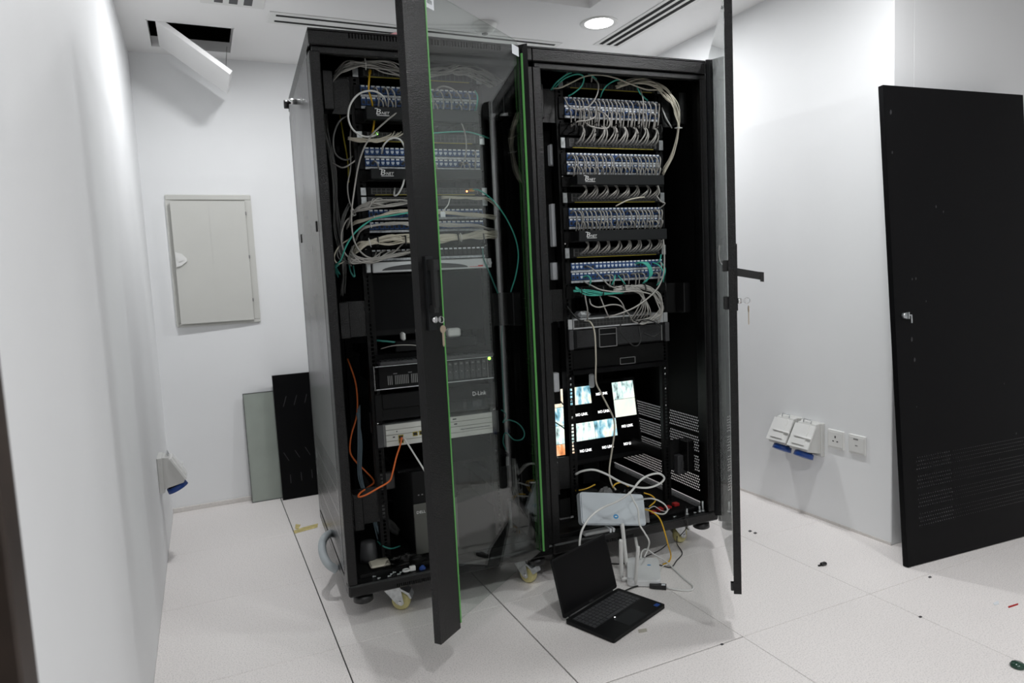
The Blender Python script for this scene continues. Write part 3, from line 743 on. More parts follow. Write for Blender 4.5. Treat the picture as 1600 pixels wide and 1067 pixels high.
def manager(cx, x0, x1, z0, z1, lab, logo=True):
    """covered cable manager: bracket ends, hollow duct, front cover with its white logo"""
    t = thing('cable_manager', lab, 'cable manager', (cx, YF, z0), 'rack', 'cable managers in the racks')
    mb = MB(); mb.box(cx - .241, cx + .241, YF, YF + .003, z0, z1); part(t, 'back_plate', mb, 'matte_black')
    yf = .082
    mb = MB(); mb.box(x0, x1, yf, yf + .004, z0, z1, 0, .0015); mb.box(x0, x1, yf + .004, yf + .02, z1 - .003, z1); mb.box(x0, x1, yf + .004, yf + .02, z0, z0 + .003)
    for k in range(2): mb.box(x0 + k * (x1 - x0 - .004), x0 + k * (x1 - x0 - .004) + .004, yf + .004, YF, z0 + .004, z1 - .004)
    cv = part(t, 'front_cover', mb, 'cover_black')
    if logo:
        h = z1 - z0; mb = MB(); lx = x0 + .034; lz = z0 + h * .38
        fn = lambda u, v, d: (lx + u, yf - d, lz + v)
        text(mb, 'B', fn, .016, .0185, shear=.22)
        text(mb, 'NET', lambda u, v, d: (lx + .019 + u, yf - d, lz + v), .026, .0095, shear=.25)
        mb.box(lx - .004, lx + .006, yf - .0008, yf, lz + .0185, lz + .021); mb.box(lx + .002, lx + .046, yf - .0008, yf, lz - .0045, lz - .0025)
        part(cv, 'logo', mb, 'text_white', 'white printed logo', 'stuff')
    return t
def ring_manager(cx, z0, z1, lab, fm='matte_black'):
    t = thing('cable_manager', lab, 'cable manager', (cx, YF, z0), 'rack', 'cable managers in the racks')
    mb = MB(); mb.box(cx - .241, cx + .241, YF, YF + .003, z0, z1); part(t, 'back_plate', mb, fm)
    for k in range(5):
        x = cx - .20 + k * .10
        mb = MB(); mb.tube([(x, YF, z1 - .006), (x, .095, z1 - .006), (x, .09, (z0 + z1) / 2), (x, .095, z0 + .006), (x, YF, z0 + .006)], .0028, 6); part(t, 'cable_ring', mb, 'cable_black')
    return t
ALL = {(r, k) for r in range(2) for k in range(24)}
# ---- left rack, top to bottom
switch(PX, 1.940, 1.975, 'black switch at the very top of the left rack', ear='zinc', rows=1)
patch_panel(PX, 1.832, 1.914, 2, 'blue patch panel second from top of left rack, crossed by yellow cable')
manager(PX, .188, .60, 1.782, 1.826, 'upper black cable manager with white logo in left rack')
switch(PX, 1.716, 1.754, 'left rack switch with green lights below the upper cable manager', led=(-.172, .026, 'led_green'))
patch_panel(PX, 1.620, 1.698, 2, 'left rack blue patch panel with pale dust covers, mostly unplugged', shields=ALL - {(0, 3), (1, 1), (1, 7), (0, 12), (1, 13), (1, 19)})
manager(PX, .190, .60, 1.577, 1.613, 'lower black cable manager with white logo in left rack')
switch(PX, 1.526, 1.556, 'left rack switch with yellow stripe below lower cable manager', led=(.155, .012, 'led_orange'))
switch(PX, 1.486, 1.523, 'grey-ported switch in left rack with a thick cable bunch at left', line=False, face='dark_grey')
patch_panel(PX, 1.438, 1.477, 1, 'upper of two single-row patch panels crossed by teal cable')
patch_panel(PX, 1.393, 1.433, 1, 'lower of two single-row patch panels above the beige bundle')
ring_manager(PX, 1.338, 1.382, 'open black cable manager holding beige cables in left rack')
patch_panel(PX, 1.291, 1.333, 1, 'black single-row patch panel just above the silver appliance', blue='device_black')
# silver appliance
t = thing('silver_appliance', 'silver network appliance with dark oval grille in left rack', 'network appliance', (PX, YF, 1.250), 'rack')
mb = MB(); mb.box(PX - .219, PX + .219, YF - .002, YF + .30, 1.250, 1.287); part(t, 'chassis', mb, 'device_black')
mb = MB(); mb.box(PX - .219, PX + .222, YF - .014, YF - .002, 1.248, 1.288, 0, .003); fp = part(t, 'faceplate', mb, 'silver')
mb = MB(); pts = [(PX - .02 + .165 * math.cos(k * math.pi / 16), 1.2555 + .021 * math.sin(k * math.pi / 16)) for k in range(17)]
mb.prism(pts, lambda u, v, d: (u, d, v), YF - .0152, YF - .0138); part(fp, 'oval_grille', mb, 'dark_grey', 'dark oval grille')
mb = MB(); fn = lambda u, v, d: (PX + .145 + u, YF - .0142 - d, 1.256 + v); mb.box(PX + .15, PX + .205, YF - .0146, YF - .0139, 1.2555, 1.2575); mb.box(PX + .185, PX + .205, YF - .0146, YF - .0139, 1.2575, 1.262); part(fp, 'red_mark', mb, 'red_print', 'red printed mark', 'stuff')
for s in (-1, 1):
    mb = MB(); mb.box(PX + s * .241, PX + s * .224, YF - .012, YF, 1.25, 1.286, 0, .002); mb.cyl((PX + s * .233, YF - .012, 1.268), (PX + s * .233, YF - .02, 1.268), .007, 12); part(t, 'handle_ear', mb, 'silver')
# monitor
def monitor(name, lab, c, w, h, yaw, tilt, scr):
    t = thing(name, lab, 'monitor', (c[0], c[1], c[2]), 'rack', None)
    X = Matrix.Translation(c) @ Matrix.Rotation(yaw, 4, 'Z') @ Matrix.Rotation(tilt, 4, 'X')
    mb = MB(); mb.box(-w / 2, w / 2, 0, .022, -h / 2, h / 2, 0, .004, X); mb.box(-w * .3, w * .3, .022, .055, -h * .3, h * .3, 0, .01, X); b = part(t, 'casing', mb, 'device_black')
    mb = MB(); mb.box(-w / 2 + .014, w / 2 - .014, -.0015, 0, -h / 2 + .024, h / 2 - .014, 0, 0, X); s = part(t, 'screen', mb, scr)
    return t, X, s
t, X, s = monitor('monitor', 'black monitor switched off in the left rack below silver appliance', (PX - .002, .205, 1.128), .455, .236, 0, R_(-2), 'screen_black')
mb = MB(); text(mb, 'DELL', lambda u, v, d: X @ Vector((-.058 + u, -.0016 - d, -.110 + v)), .034, .0085); part(t, 'maker_mark', mb, 'text_white', 'small pale lettering', 'stuff')
mb = MB(); mb.box(PX - .03, PX + .03, .262, .285, .955, 1.10, 0, .004); mb.box(PX - .10, PX + .10, .22, .40, .950, .962, 0, .004); part(t, 'stand', mb, 'device_black')
# shelf under it
def shelf(cx, z, y0, y1, lab, lip=.03):
    t = thing('rack_shelf', lab, 'shelf', (cx, (y0 + y1) / 2, z - .004), 'rack', 'shelves in the racks')
    mb = MB(); mb.box(cx - .225, cx + .225, y0, y1, z - .003, z); mb.box(cx - .225, cx + .225, y0, y0 + .003, z - lip, z); part(t, 'shelf_tray', mb, 'satin_black')
    for sg in (-1, 1):
        mb = MB(); mb.box(cx + sg * .225, cx + sg * .228, y0, y1, z - lip, z); part(t, 'shelf_side', mb, 'satin_black')
shelf(PX, .949, .15, .68, 'black shelf under the switched-off monitor in left rack')
def adapter(x0, x1, y, z0, z1, lab, m='white_plastic', d=.04):
    mb = MB(); mb.box(x0, x1, y, y + d, z0, z1, 0, .006); return solo('power_adapter', lab, 'adapter', mb, m, ((x0 + x1) / 2, y + d / 2, z0), 'rack', 'small white boxes in the racks')
t = thing('junction_box', 'low black box on shelf carrying two white boxes', 'box', (PX, .178, .9495), 'rack')
mb = MB(); mb.box(PX - .15, PX + .17, .155, .200, .9495, .990, 0, .004); part(t, 'box_body', mb, 'device_black')
a = RP(632, 534, .19); b = RP(625, 519, .19); adapter(b.x, a.x, .16, .9905, b.z, 'narrow white box on shelf under the dark monitor')
a = RP(718, 540, .19); b = RP(697, 513, .19); adapter(b.x, a.x, .16, .9905, b.z, 'wider white box on shelf seen through the glass door')
t = thing('keyboard', 'thin dark keyboard lying on shelf under the dark monitor', 'keyboard', (PX - .01, .10, .912), 'rack')
mb = MB(); mb.box(PX - .225, PX + .215, .085, .148, .912, .926, 0, .004); part(t, 'keyboard_body', mb, 'dark_grey')
mb = MB()
for r in range(4):
    for k in range(26): mb.box(PX - .218 + k * .0163, PX - .218 + k * .0163 + .0135, .089 + r * .0142, .089 + r * .0142 + .0122, .926, .930)
part(t, 'keys', mb, 'cover_black', None, 'stuff')
# storage server
t = thing('storage_server', 'black two-unit server with drive bays and silver edge rails in left rack', 'server', (PX, YF, .818), 'rack')
z0, z1 = .818, .908
mb = MB(); mb.box(PX - .222, PX + .222, YF - .012, YF + .42, z0, z1, 0, .002); part(t, 'chassis', mb, 'device_black')
for zz in (z0 + .001, z1 - .004):
    mb = MB(); mb.box(PX - .235, PX + .225, YF - .016, YF - .012, zz, zz + .003); part(t, 'edge_rail', mb, 'zinc')
mb = MB(); mb.box(PX - .240, PX - .237, YF - .015, YF - .005, z0, z1); part(t, 'edge_rail', mb, 'mid_grey')
mb = MB(); mb.box(PX - .073, PX - .070, YF - .014, YF - .011, z0 + .006, z1 - .006); mb.box(PX + .008, PX + .010, YF - .014, YF - .011, z0 + .006, z1 - .006); mb.box(PX + .202, PX + .204, YF - .014, YF - .011, z0 + .006, z1 - .006); part(t, 'divider', mb, 'mid_grey', None, 'stuff')
mb = MB()
for k in range(24):
    if k % 9 != 3: mb.box(PX - .19 + k * .0068, PX - .1865 + k * .0068, YF - .0135, YF - .0115, z0 + .016, z0 + .05)
part(t, 'vent_slots', mb, 'mid_grey', None, 'stuff')
for k in range(3):
    mb = MB(); x = PX - .168 + k * .056; mb.box(x, x + .014, YF - .014, YF - .0115, z0 + .055, z0 + .058); part(t, 'drive_latch', mb, 'mid_grey')
for k in range(8):
    mb = MB(); x = PX + .018 + k * .023; mb.box(x, x + .019, YF - .0145, YF - .0115, z0 + .012, z1 - .010, 0, .001); p = part(t, 'drive_bay', mb, 'dark_grey')
    mb = MB(); mb.box(x + .004, x + .014, YF - .0155, YF - .0144, z1 - .022, z1 - .015); mb.box(x + .007, x + .011, YF - .0155, YF - .0144, z0 + .040, z0 + .044); part(p, 'bay_marks', mb, 'mid_grey', None, 'stuff')
mb = MB(); mb.lathe([(.0, .004), (.005, .003), (.006, 0)], 10, X=Matrix.Translation((PX + .212, YF - .012, z1 - .010)) @ Matrix.Rotation(R_(90), 4, 'X')); part(t, 'power_light', mb, 'led_green', 'glowing green power light')
# recorder with pale lettering
t = thing('network_recorder', 'black network box with pale lettering below the storage server', 'network device', (PX, YF, .700), 'rack')
mb = MB(); mb.box(PX - .215, PX + .215, YF - .006, YF + .25, .742, .800, 0, .003); mb.box(PX - .215, PX + .215, YF + .004, YF + .25, .700, .742); part(t, 'chassis', mb, 'device_black')
mb = MB(); text(mb, 'D-Link', lambda u, v, d: (PX + .138 + u, YF - .0062 - d, .757 + v), .055, .016); part(t, 'maker_mark', mb, 'text_white', 'small pale lettering', 'stuff')
for sg in (-1, 1):
    mb = MB(); mb.box(PX + sg * .241, PX + sg * .215, YF - .002, YF + .002, .70, .80, 0, .001); part(t, 'mounting_ear', mb, 'device_black')
for k, x in enumerate((.10, .14, .165)):
    mb = MB(); mb.box(PX + x, PX + x + (.022 if k == 1 else .012), YF + .002, YF + .005, .708, .735); part(t, 'port', mb, 'port_dark')
# white router
t = thing('white_router', 'white three-row router in left rack fed by orange cable', 'router', (PX, YF, .600), 'rack')
z0 = .602
mb = MB(); mb.box(PX - .218, PX + .214, YF - .004, YF + .28, z0, z0 + .082); part(t, 'chassis', mb, 'mid_grey')
for k, (a, b) in enumerate(((0, .019), (.0205, .042), (.0435, .0615), (.063, .082))):
    mb = MB(); mb.box(PX - .210, PX + .212, YF - .010, YF - .004, z0 + a, z0 + b, 0, .0008); part(t, 'slot_cover', mb, 'warm_white')
for (x, zz) in ((-.155, .030), (-.155, .014), (-.100, .035), (-.075, .036)):
    mb = MB(); mb.box(PX + x - .009, PX + x + .010, YF - .0108, YF - .0098, z0 + zz - .0065, z0 + zz + .0095, 0); mb.box(PX + x - .0065, PX + x + .0075, YF - .0116, YF - .0106, z0 + zz - .004, z0 + zz + .007, 1); part(t, 'port', mb, ['yellow_line', 'port_dark'])
mb = MB(); 
for (x, zz, w_) in ((-.185, .032, .008), (-.045, .038, .014), (-.015, .039, .012), (-.05, .0515, .015), (-.055, .071, .012), (.055, .0515, .012), (.05, .071, .015), (.08, .029, .12), (-.17, .052, .003), (.008, .034, .006)): mb.box(PX + x, PX + x + w_, YF - .011, YF - .0098, z0 + zz, z0 + zz + (.0045 if w_ < .1 else .0018))
part(t, 'markings', mb, 'dark_grey', None, 'stuff')
for sg in (-1, 1):
    mb = MB(); mb.box(PX + sg * .241, PX + sg * .216, YF - .004, YF + .001, z0 - .002, z0 + .084, 0, .001); part(t, 'mounting_ear', mb, 'dark_grey')
# lower shelf and tower computer
shelf(PX + .06, .500, .17, .62, 'small black shelf above the tower computer in left rack', .012)
t = thing('tower_computer', 'black and grey tower computer standing in the bottom of left rack', 'computer', (.37, .35, .156), 'rack')
mb = MB(); mb.box(.280, .455, .158, .56, .157, .485, 0, .004); part(t, 'case', mb, 'device_black')
mb = MB(); mb.box(.281, .454, .152, .159, .160, .360, 0, .003); part(t, 'lower_bezel', mb, 'grey_plastic')
mb = MB(); mb.box(.281, .454, .1505, .153, .310, .362, 0, .001); bz = part(t, 'logo_band', mb, 'grey_plastic')
mb = MB(); text(mb, 'DELL', lambda u, v, d: (.292 + u, .1503 - d, .324 + v), .034, .010); part(bz, 'maker_mark', mb, 'text_white', 'small pale lettering', 'stuff')
for k in range(2):
    mb = MB(); mb.box(.302 + k * .014, .308 + k * .014, .1565, .159, .392, .396); part(t, 'usb_port', mb, 'mid_grey')

# ---- right rack, top to bottom
switch(QX, 1.945, 1.973, 'black switch at the very top of the right rack under teal cables', rows=1)
patch_panel(QX, 1.830, 1.913, 2, 'topmost blue patch panel in right rack, fully cabled')
ring_manager(QX, 1.764, 1.812, 'open black cable manager below topmost right rack patch panel')
switch(QX, 1.712, 1.755, 'right rack switch with silver ear below the open cable manager', sh=.0)
patch_panel(QX, 1.608, 1.695, 2, 'second blue patch panel from top in right rack')
manager(QX, 1.0, 1.405, 1.560, 1.600, 'upper black cable manager with white logo in right rack')
switch(QX, 1.495, 1.537, 'switch below the upper logo cable manager in right rack')
patch_panel(QX, 1.390, 1.476, 2, 'third blue patch panel from top in right rack')
manager(QX, .998, 1.412, 1.337, 1.380, 'lower black cable manager with white logo in right rack')
switch(QX, 1.273, 1.316, 'switch below the lower logo cable manager in right rack')
patch_panel(QX, 1.172, 1.256, 2, 'lowest blue patch panel in right rack with teal cables', shields={(0, k) for k in list(range(3)) + list(range(6, 17))} | {(1, 2)})
ring_manager(QX, 1.112, 1.158, 'open black cable manager full of teal cables in right rack')
t = switch(QX, .982, 1.025, 'silver-grey switch fed by many cables above the dark server', ear='silver', line=False, face='silver', cols=22, w=.36, sh=-.03)
t = thing('rack_server', 'dark server with framed square badge panel in right rack', 'server', (QX, YF, .899), 'rack')
mb = MB(); mb.box(QX - .221, QX + .221, YF - .006, YF + .45, .900, .980, 0, .003); part(t, 'chassis', mb, 'device_black')
for sg in (-1, 1):
    mb = MB(); mb.box(QX + sg * .243, QX + sg * .222, YF - .012, YF + .002, .899, .981, 0, .002); part(t, 'mounting_ear', mb, 'dark_grey')
for k in range(14):
    if k in (5, 6): pass
    mb = MB(); mb.box(QX - .205, QX - .115, YF - .0075, YF - .0055, .908 + k * .005, .9105 + k * .005); mb.box(QX - .015, QX + .20, YF - .0075, YF - .0055, .908 + k * .005, .9105 + k * .005) 
    part(t, 'grille_slat', mb, 'dark_grey', None, 'stuff')
mb = MB()
for (a, b, c, d) in ((-.103, -.018, .899, .902), (-.103, -.018, .976, .979), (-.103, -.100, .899, .979), (-.021, -.018, .899, .979), (-.103, -.018, .952, .954)): mb.box(QX + a, QX + b, YF - .010, YF - .0055, c, d)
part(t, 'badge_frame', mb, 'mid_grey', None, 'stuff')
mb = MB(); mb.box(QX + .203, QX + .206, YF - .010, YF - .005, .905, .972); part(t, 'side_trim', mb, 'mid_grey')
t = thing('rack_server', 'plain black server with small framed badge above the shelf in right rack', 'server', (QX, YF, .814), 'rack')
mb = MB(); mb.box(QX - .221, QX + .221, YF + .004, YF + .45, .8145, .897, 0, .003); part(t, 'chassis', mb, 'matte_black')
mb = MB()
for (a, b, c, d) in ((.0, .075, .8165, .8185), (.0, .075, .843, .845), (.0, .002, .8165, .845), (.073, .075, .8165, .845)): mb.box(QX + a, QX + b, YF + .001, YF + .0045, c, d)
part(t, 'badge_frame', mb, 'mid_grey', None, 'stuff')
shelf(QX, .813, .14, .68, 'black shelf across right rack above the surveillance monitor', .02)
# surveillance monitor, its tiles flat on the screen
c = Vector((1.235, .46, .508)); yaw = R_(2.0); tilt = R_(-9)
mw, mh = .512, .378
t, X, s = monitor('surveillance_monitor', 'lit monitor showing a grid of camera views in right rack', c, mw, mh, yaw, tilt, 'screen_black')
tw, th = (mw - .03) / 4, (mh - .04) / 4
def tile(cx_, r_, m_, wf=1, hf=1):
    x0 = -mw / 2 + .015 + cx_ * tw; z1 = mh / 2 - .015 - r_ * th
    mb = MB(); mb.box(x0 + .0008, x0 + tw * wf - .0008, -.0024, -.0014, z1 - th * hf + .0008, z1 - .0008, 0, 0, X); part(s, 'camera_view', mb, m_, 'bright camera picture')
for (a, b, m_) in ((0, 0, 'camera_view_beige'), (0, 1, 'camera_view_blue'), (0, 2, 'camera_view_pale'), (1, 0, 'camera_view_blue'), (3, 0, 'camera_view_pale'), (3, 1, 'camera_view_floor'), (1, 2, 'camera_view_pale'), (2, 2, 'camera_view_blue')): tile(a, b, m_)
tile(0, 3, 'camera_view_warm', 1, .6)
for (a, b) in ((2, 0), (1, 1), (2, 1), (3, 2), (1, 3), (2, 3), (3, 3)):
    x0 = -mw / 2 + .015 + a * tw; z1 = mh / 2 - .015 - b * th
    mb = MB(); text(mb, 'NO LINK', lambda u, v, d: X @ Vector((x0 + tw * .24 + u, -.0016 - d, z1 - th * .62 + v)), tw * .52, th * .15); part(s, 'no_link_sign', mb, 'no_link_text', 'white lettering', 'stuff')
mb = MB(); mb.box(1.19, 1.28, .50, .53, .20, .45, 0, .004); mb.box(1.13, 1.34, .42, .62, .157, .172, 0, .004); part(t, 'stand', mb, 'device_black')
# power strip standing in the gap between the racks
t = thing('power_strip', 'vertical white power strip between the racks, half hidden by rails', 'power strip', (.953, .25, .66), 'rack')
for k, (a, b) in enumerate(((225, 258), (318, 385), (410, 437), (583, 612))):
    p0 = RP(861 + k * 2, a, .22); p1 = RP(872 + k * 1, b, .22)
    mb = MB(); mb.box(p0.x - .004, p1.x, .22, .25, p1.z, p0.z, 0, .003); part(t, 'outlet_block', mb, 'tag_white')
mb = MB(); mb.box(.938, .968, .25, .262, .66, 1.80); part(t, 'backing_rail', mb, 'rail_black')
adapter(RP(922, 584, .42).x, RP(930, 606, .42).x, .42, RP(926, 606, .42).z, RP(926, 584, .42).z, 'small white box hanging above the lit monitor', 'tag_white', .02)
mb = MB(); p = RP(915, 492, .17); mb.box(p.x - .03, p.x + .03, .17, .23, 1.0255, 1.052, 0, .012); solo('media_converter', 'small pale rounded box lying on the silver-grey switch', 'box', mb, 'silver', (p.x, .2, 1.0255), 'rack')
# ================================================================ CABLES
NC = [0]
def cable(lab, pts, m, r=.0026, group=None, k=5, n=6, frame='rack', name='network_cable', cat='cable', jit=0, plug=None):
    P = [Vector(p) for p in pts]
    base = min(P, key=lambda q: q.z)
    mb = MB(); mb.tube(P, r, n, 0, True, k)
    mats = [m]
    if plug is not None:                       # moulded plug at the first end
        a = P[0]; d = (P[1] - P[0]).normalized(); mb.tube([a - d * .004, a + d * .016, a + d * .022], [.0052, .0052, .003], 4, 1, False); mats.append(plug)
    return solo(name, lab, cat, mb, mats, base, frame, group)
def RPS(l): return [RP(*q) for q in l]
J = lambda s: random.uniform(-s, s)
PW = .437
ORD = 'first second third fourth fifth sixth seventh eighth ninth tenth eleventh twelfth thirteenth fourteenth fifteenth sixteenth seventeenth eighteenth nineteenth twentieth twenty-first twenty-second twenty-third twenty-fourth'.split()
def portx(cx, k): return cx - PW / 2 + (k + .5) * PW / 24
def panel_loops(cx, z0, z1, ks0, ks1, zend, lab_u, lab_l, grp, m='cable_grey', skew=1):
    rh = (z1 - z0) / 2
    for r, ks, lab in ((0, ks0, lab_u), (1, ks1, lab_l)):
        for ki, k in enumerate(ks):
            x = portx(cx, k); z = z1 - r * rh - rh * .42
            sx = skew * (.011 + J(.004)) * (1 if k < 22 else -.3); o = .036 + J(.008)
            if r == 0: pts = [(x, YF - .006, z), (x + sx * .2, YF - o * .8, z + .003), (x + sx * .9, YF - o, z - .014), (x + sx * 1.25, YF - o * .8, z - .042 + J(.004)), (x + sx * 1.2 + J(.003), YF - .014, zend + J(.006))]
            else: pts = [(x, YF - .006, z), (x + sx * .3, YF - o * .75, z + .002), (x + sx * 1.0, YF - o * .8, z - .012), (x + sx * 1.3 + J(.003), YF - .016, min(zend, z - .03) + J(.004))]
            cable(lab + (', %s from left' % ORD[ki] if len(ks) > 1 else ''), pts, m, .0029, grp, 4, 5, plug='cable_dim' if k % 3 else 'mid_grey')
def switch_fans(cx, zport, ztop, cols, lab, grp, m='cable_grey', lean=.018):
    for ki, k in enumerate(cols):
        x = cx - .19 + k * .0165; g = cx - .19 + (k // 3) * .0495 + .02 + (k % 3) * .004
        o = .038 + J(.006)
        pts = [(x, YF - .006, zport), (x + .002, YF - o * .7, zport + .006), (x + (g - x) * .5 + lean * .5, YF - o, zport + (ztop - zport) * .5), (g + lean, YF - o * .6, ztop - .004 + J(.004)), (g + lean - .004 + J(.004), YF - .014, ztop + .010)]
        cable(lab + ', %s from left' % ORD[ki], pts, m, .0031, grp, 4, 5, plug='mid_grey')
A24 = list(range(24))
skip = lambda *s: [k for k in A24 if k not in s]
panel_loops(QX, 1.830, 1.913, skip(0, 5, 16), skip(1, 9, 14, 20), 1.800, 'grey patch cable, upper row of topmost right rack patch panel', 'grey patch cable, lower row of topmost right rack patch panel', 'patch cables of the right rack')
panel_loops(QX, 1.608, 1.695, skip(11), skip(8, 15), 1.602, 'grey patch cable, upper row of second right rack patch panel', 'grey patch cable, lower row of second right rack patch panel', 'patch cables of the right rack')
panel_loops(QX, 1.390, 1.476, skip(13), skip(0, 10, 17), 1.384, 'grey patch cable, upper row of third right rack patch panel', 'grey patch cable, lower row of third right rack patch panel', 'patch cables of the right rack')
panel_loops(QX, 1.172, 1.256, [22], [8, 9, 12, 13, 15, 16, 17, 21, 22], 1.150, 'grey patch cable at right end of lowest patch panel upper row', 'grey patch cable, lower row of lowest right rack patch panel', 'patch cables of the right rack')
switch_fans(QX, 1.731, 1.790, range(1, 24), 'grey cable fanning into right rack switch under open manager', 'cables fanning into right rack switches')
switch_fans(QX, 1.514, 1.556, range(1, 24), 'grey cable fanning into switch below upper logo cover', 'cables fanning into right rack switches', 'cable_grey')
switch_fans(QX, 1.291, 1.334, range(1, 24), 'grey cable fanning into switch below lower logo cover', 'cables fanning into right rack switches', 'cable_grey')
# left rack patch cables
panel_loops(PX, 1.832, 1.914, [2, 4, 5, 7, 8, 9, 13, 15, 17, 21], [3, 5, 7, 14, 19], 1.826, 'grey patch cable, upper row of topmost left rack patch panel', 'grey patch cable, lower row of topmost left rack patch panel', 'patch cables of the left rack')
panel_loops(PX, 1.620, 1.698, [12, 22], [1, 7, 13, 19, 20, 22], 1.612, 'grey patch cable, upper row of left rack panel with dust covers', 'grey patch cable, lower row of left rack panel with dust covers', 'patch cables of the left rack')

def bundle(lab, ctrl, n, spread, m, r=.0026, ties=(), seed=1, fan=0, grp='cable bundles in the racks'):
    """a tied bundle: every strand is a part; ctrl = centre line, fan spreads the last end along x"""
    rnd = random.Random(seed)
    C = [Vector(c) for c in ctrl]; base = min(C, key=lambda q: q.z)
    t = thing('cable_bundle', lab, 'cable bundle', base, 'rack', grp)
    for i in range(n):
        pts = []
        for j, c in enumerate(C):
            s = spread * (1.0 if j not in ties else .45)
            a = rnd.uniform(0, 6.28); q = s * math.sqrt(rnd.random())
            o = Vector((q * .5 * math.cos(a), q * .5 * math.sin(a), q * math.sin(a + 1)))
            if fan and j == len(C) - 1: o = Vector((fan * (i / max(1, n - 1) - .5), 0, J(.004)))
            if fan and j == len(C) - 2: o += Vector((fan * .6 * (i / max(1, n - 1) - .5), 0, 0))
            pts.append(c + o)
        mb = MB(); mb.tube(pts, r, 5, 0, True, 5); part(t, 'strand', mb, m)
    for j in ties:
        c = C[j]; d = (C[min(j + 1, len(C) - 1)] - C[max(j - 1, 0)]).normalized()
        s1 = Vector((0, 0, 1)); s2 = d.cross(s1).normalized(); s1 = s2.cross(d)
        mb = MB(); mb.tube([c + spread * .75 * (math.cos(k * math.pi / 6) * s1 + math.sin(k * math.pi / 6) * s2 * .8) for k in range(13)], .0016, 5); part(t, 'cable_tie', mb, 'cable_white')
    return t
bundle('grey cable bundle arched over the top switch of left rack', RPS([(524, 118, .16), (540, 103, .12), (571, 100, .105), (605, 104, .11), (645, 116, .13), (690, 113, .13), (720, 108, .12), (752, 118, .13), (790, 140, .2)]), 13, .026, 'cable_grey', ties=(2,), seed=2)
bundle('pale cables sweeping left along the switch with green lights', RPS([(545, 215, .13), (565, 219, .105), (590, 220, .105), (612, 214, .11), (622, 207, .14)]), 5, .010, 'cable_beige', seed=4, fan=.05)
bundle('thick grey cable bunch at left of grey-ported switch', RPS([(543, 352, .19), (552, 332, .14), (575, 321, .10), (600, 316, .105), (622, 315, .14)]), 13, .017, 'cable_grey', ties=(1,), seed=5, fan=.15)
bundle('grey bunch along grey-ported switch behind the glass door', RPS([(690, 308, .14), (715, 309, .11), (745, 309, .11), (765, 312, .13), (780, 325, .18)]), 5, .008, 'cable_beige', seed=15)
bundle('beige cables along upper single-row patch panel of left rack', RPS([(548, 352, .19), (558, 347, .14), (585, 340, .105), (615, 333, .105), (645, 331, .12), (700, 333, .12), (745, 336, .12), (775, 340, .15)]), 7, .009, 'cable_beige', ties=(2,), seed=6)
bundle('grey cables along lower single-row patch panel of left rack', RPS([(556, 375, .19), (563, 360, .13), (580, 353, .105), (615, 350, .105), (650, 351, .12), (700, 351, .12), (745, 353, .12), (772, 360, .16)]), 7, .008, 'cable_grey', ties=(2,), seed=7)
bundle('thick beige cable bundle tied in the open manager of left rack', RPS([(552, 395, .18), (560, 386, .12), (578, 379, .098), (610, 374, .098), (645, 374, .105), (690, 374, .105), (720, 371, .10), (750, 367, .10), (775, 368, .14)]), 18, .021, 'cable_beige', ties=(2, 6), seed=8)
bundle('grey cables looping left below the beige bundle', RPS([(551, 390, .16), (548, 402, .12), (560, 410, .10), (585, 404, .10), (608, 397, .11), (622, 392, .14)]), 10, .020, 'cable_grey', seed=9, fan=.16)
bundle('pale cable bundle curving down the right side of right rack', RPS([(965, 133, .12), (990, 126, .11), (1018, 128, .11), (1042, 148, .085), (1057, 172, .07), (1060, 200, .07), (1053, 235, .085), (1037, 268, .12)]), 10, .021, 'cable_beige', ties=(5,), seed=10)
bundle('grey cable bunch dropping into silver-grey switch', RPS([(985, 452, .11), (1010, 452, .10), (1028, 465, .095), (1033, 485, .10), (1020, 498, .12), (1006, 500, .145)]), 9, .020, 'cable_grey', seed=11, fan=.12)
bundle('second grey bunch hanging beside the teal cables', RPS([(960, 452, .11), (985, 450, .10), (1003, 462, .10), (1008, 482, .105), (1000, 498, .145)]), 7, .014, 'cable_grey', seed=12, fan=.10)
bundle('dark cable loom hanging inside left side of left rack', [(.075, .30, 1.93), (.07, .28, 1.80), (.09, .26, 1.62), (.085, .27, 1.45), (.10, .25, 1.30), (.09, .26, 1.18)], 10, .022, 'cable_dim', seed=13)
bundle('dark cable loom hanging inside left side of right rack', [(.885, .30, 1.92), (.88, .26, 1.80), (.90, .25, 1.62), (.89, .26, 1.42), (.90, .25, 1.20), (.88, .3, .95)], 9, .022, 'cable_black', seed=14)
bundle('grey loops of cable bulging at left of left rack', RPS([(545, 320, .2), (535, 345, .17), (536, 375, .15), (528, 390, .17), (535, 408, .16), (550, 412, .14)]), 4, .016, 'cable_dim', seed=16)
bundle('teal cables lying in the open manager of right rack', RPS([(898, 452, .11), (918, 457, .105), (945, 458, .105), (975, 456, .115)]), 6, .011, 'cable_teal', seed=17)
bundle('teal cable tuft hanging at left of left rack', RPS([(535, 408, .18), (527, 414, .15), (524, 418, .16), (530, 430, .2)]), 4, .010, 'cable_teal_dim', seed=18)
bundle('blue-grey coiled leads hanging low inside left rack', RPS([(560, 640, .35), (562, 690, .33), (563, 740, .30), (570, 775, .28), (581, 800, .27), (592, 835, .28)]), 7, .02, 'cable_blue_grey', seed=19)
bundle('dark grey power leads standing in bottom of left rack', RPS([(590, 775, .34), (600, 800, .34), (612, 822, .36), (620, 832, .38)]), 3, .018, 'mid_grey', r=.009, seed=20)

